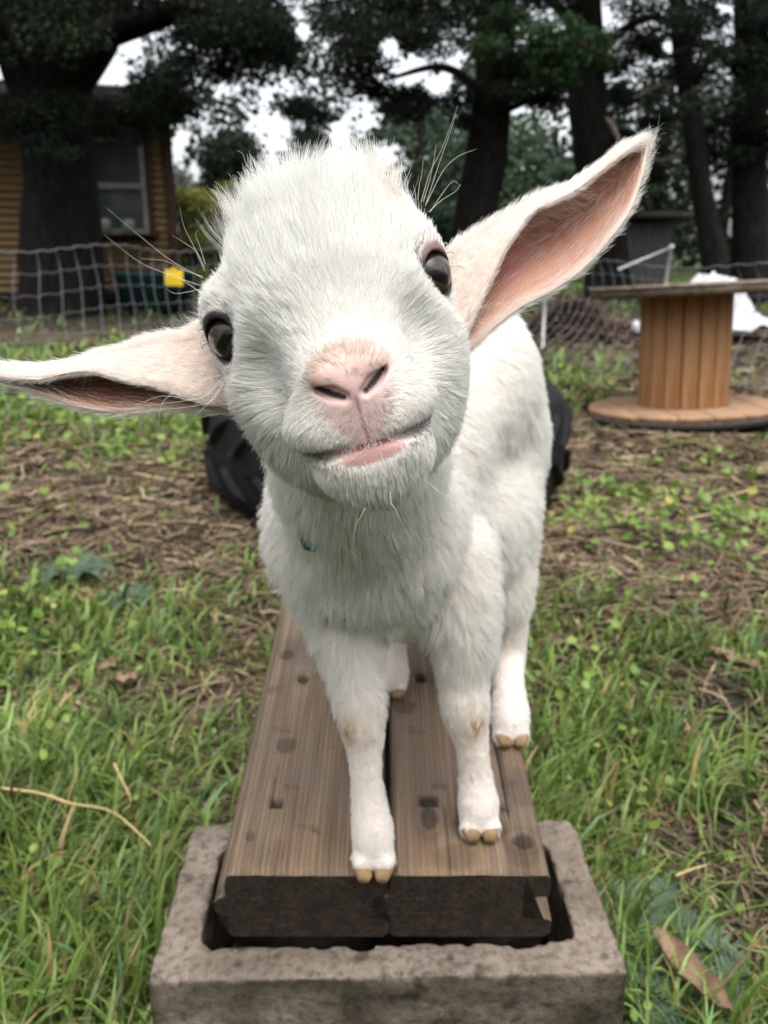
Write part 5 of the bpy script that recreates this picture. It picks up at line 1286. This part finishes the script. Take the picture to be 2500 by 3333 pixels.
k_ = clear(x, y) & ~under_bench(x, y) & (rng.random(len(x)) < (w * .30 + g * .014) * np.where(pat, 1.2, .25)); x, y, d = x[k_], y[k_], d[k_]; n = len(x)
t = rng.random((n, 1)); wc = np.array([.10, .20, .030]) * (1 - t) + np.array([.26, .36, .075]) * t; wc = np.where(rng.random((n, 1)) < .03, np.array([.40, .36, .08]), wc)
V, F, c = leaves(x, y, gz(x, y) + rng.uniform(.012, .075, n), rng.uniform(.004, .0125, n) * np.clip(d / 1.6, .8, 1.7), .75, wc)
o = obj('weeds', npmesh('weeds', V, F, True, c), M['leafy']); tag(o, 'small round-leaved weeds among the grass', kind='stuff')

# thistles: grey-green rosettes of spiny lobed leaves
M['thistle'] = mat('thistle_leaf', (.045, .080, .042), .6, (.095, .14, .085), 60, spec=.3, trans=.15)
def thistle(px, py, nl, ln, label):
    p = UG(px, py); root = empty('thistle', (p[0], p[1], gz(p[:1], p[1:2])[0]), label, 'thistle', 'thistles in the grass')
    for k in range(nl):
        az = 2 * math.pi * k / nl + random.uniform(-.2, .2); l = ln * random.uniform(.7, 1.1); V, F = [], []; ns_ = 23
        for q in range(ns_):
            t = q / (ns_ - 1); r = l * t; zz = .012 + l * (1.0 * t - .85 * t * t) * random.uniform(.95, 1.05)
            w = .020 * (ln / .12) * math.sin(math.pi * min(1, t * .92 + .08)) * (1.55 if q % 2 else .30)
            for sgn in (-1, 0, 1):
                V.append((r + (w * .55 if sgn else 0), sgn * w, zz + (abs(sgn) * w * .55 * (1 if q % 2 else .3))))
        for q in range(ns_ - 1):
            F += [(q * 3, q * 3 + 1, q * 3 + 4, q * 3 + 3), (q * 3 + 1, q * 3 + 2, q * 3 + 5, q * 3 + 4)]
        mb = MB(); mb.add(V, F); o = obj('leaf', mb.mesh('leaf', False), M['thistle'], root); o.rotation_euler = (0, 0, az)
thistle(2115, 3080, 11, .10, 'grey-green spiny thistle against the side of the concrete block')
thistle(2260, 3330, 9, .09, 'grey-green spiny thistle beside the big curled dead leaf')
thistle(250, 1880, 9, .105, 'dark grey-green spiny thistle at the edge of the straw patch')
thistle(420, 1960, 8, .085, 'dull grey-green thistle between the straw patch and the grass')

# dead leaves, straw stalks and twigs
def dead_leaf(px, py, l, w, az, curl, label, up=.02, bendx=1.0, tint=None):
    p = UG(px, py, .03); n1, n2 = 14, 7; V, F = [], []
    for i_ in range(n1):
        t = i_ / (n1 - 1)
        for j_ in range(n2):
            s = j_ / (n2 - 1) * 2 - 1; ww = w * math.sin(math.pi * min(.98, t * .95 + .03)) ** .6 * (1 + .09 * math.sin(t * 17 + 2 * s) + .05 * math.sin(t * 41))
            V.append(((t - .5) * l, s * ww * math.cos(curl * abs(s) * .8), up + bendx * .35 * l * (t - .5) ** 2 + ww * curl * s * s * .7 + .003 * math.sin(t * 15 + s * 3)))
    F = [(i_ * n2 + j_, (i_ + 1) * n2 + j_, (i_ + 1) * n2 + j_ + 1, i_ * n2 + j_ + 1) for i_ in range(n1 - 1) for j_ in range(n2 - 1)]
    mb = MB(); mb.add(V, F); mb.add([(v[0], v[1], v[2] - .0008) for v in V], [f[::-1] for f in F]); o = obj('dead_leaf', mb.mesh('dead_leaf', True), M['dead_leaf']); o.location = (p[0], p[1], gz(p[:1], p[1:2])[0]); o.rotation_euler = (0, R(0), az)
    return tag(o, label, 'dead leaf')
dead_leaf(2240, 3195, .115, .020, R(112), .8, 'big tan curled dead leaf beside the concrete block and thistle', .045, 1.3)
dead_leaf(2395, 2165, .11, .016, R(128), .6, 'tan dead leaf lying in the thin grass below the straw', .02)
dead_leaf(2250, 1905, .07, .022, R(20), .5, 'pale pinkish dead leaf lying in the brown straw', .018)
dead_leaf(2240, 1610, .06, .02, R(80), .5, 'small upright tan dead leaf among the weeds', .03)
dead_leaf(400, 2190, .05, .014, R(10), .5, 'orange-tan dead leaf in the grass beyond the plank', .03)
dead_leaf(640, 1560, .07, .03, R(5), .4, 'pale yellow-green dead leaf on the straw beside the tyre', .02)
dead_leaf(355, 2145, .05, .014, R(60), .6, 'brown dead leaf in the thin grass left of the bench', .03)
def stalk(pts, r, m, name, label, cat):
    P = catmull(np.array([UG(a, b, z) + np.array([0, 0, 0]) for a, b, z in pts]), 22); mb = MB(); mb.tube(P, np.linspace(r, r * .55, 22), 6)
    for q in (6, 13):
        mb.tube(np.array([P[q], P[q] + (P[q + 1] - P[q]) * .3]), r * 1.5, 6)
    return tag(obj(name, mb.mesh(name, True), m), label, cat)
M['stalk'] = mat('dry_stalk', (.52, .40, .20), .6, (.40, .27, .12), 60)
M['twig'] = mat('brown_twig', (.20, .11, .065), .8, (.12, .07, .045), 60)
stalk([(-60, 2560, .05), (120, 2580, .07), (230, 2615, .07), (360, 2640, .05), (460, 2720, .045), (515, 2780, .03)], .0022, M['stalk'], 'straw_stalk', 'long pale straw stalk lying across the grass beside the block', 'straw stalk')
stalk([(372, 2485, .07), (400, 2545, .06), (428, 2610, .04), (400, 2640, .03)], .0018, M['stalk'], 'straw_stalk', 'short bent straw stalk over the bare patch by the long stalk', 'straw stalk')
stalk([(2200, 2850, .05), (2250, 2830, .05), (2300, 2815, .05)], .0018, M['stalk'], 'straw_stalk', 'short pale straw piece lying in the grass by the block', 'straw stalk')
stalk([(2520, 2990, .09), (2420, 3120, .07), (2300, 3270, .04), (2260, 3330, .02)], .0012, M['twig'], 'twig', 'thin reddish twig slanting past the big dead leaf', 'twig')
stalk([(1970, 2025, .02), (2060, 1985, .035), (2150, 1915, .035), (2200, 1880, .02)], .0035, M['twig'], 'twig', 'thick tan twig lying between the straw and the grass', 'twig')
stalk([(1795, 1825, .02), (1850, 1795, .03), (1905, 1755, .03)], .005, M['twig'], 'twig', 'grey-brown stick on the dirt below the tyre', 'twig')
stalk([(380, 1545, .02), (520, 1525, .03), (640, 1530, .02)], .004, M['twig'], 'twig', 'long brown twig lying across the straw by the green weeds', 'twig')
stalk([(60, 1600, .02), (170, 1580, .04), (290, 1585, .02)], .004, M['twig'], 'twig', 'brown twig at the far corner of the straw patch', 'twig')
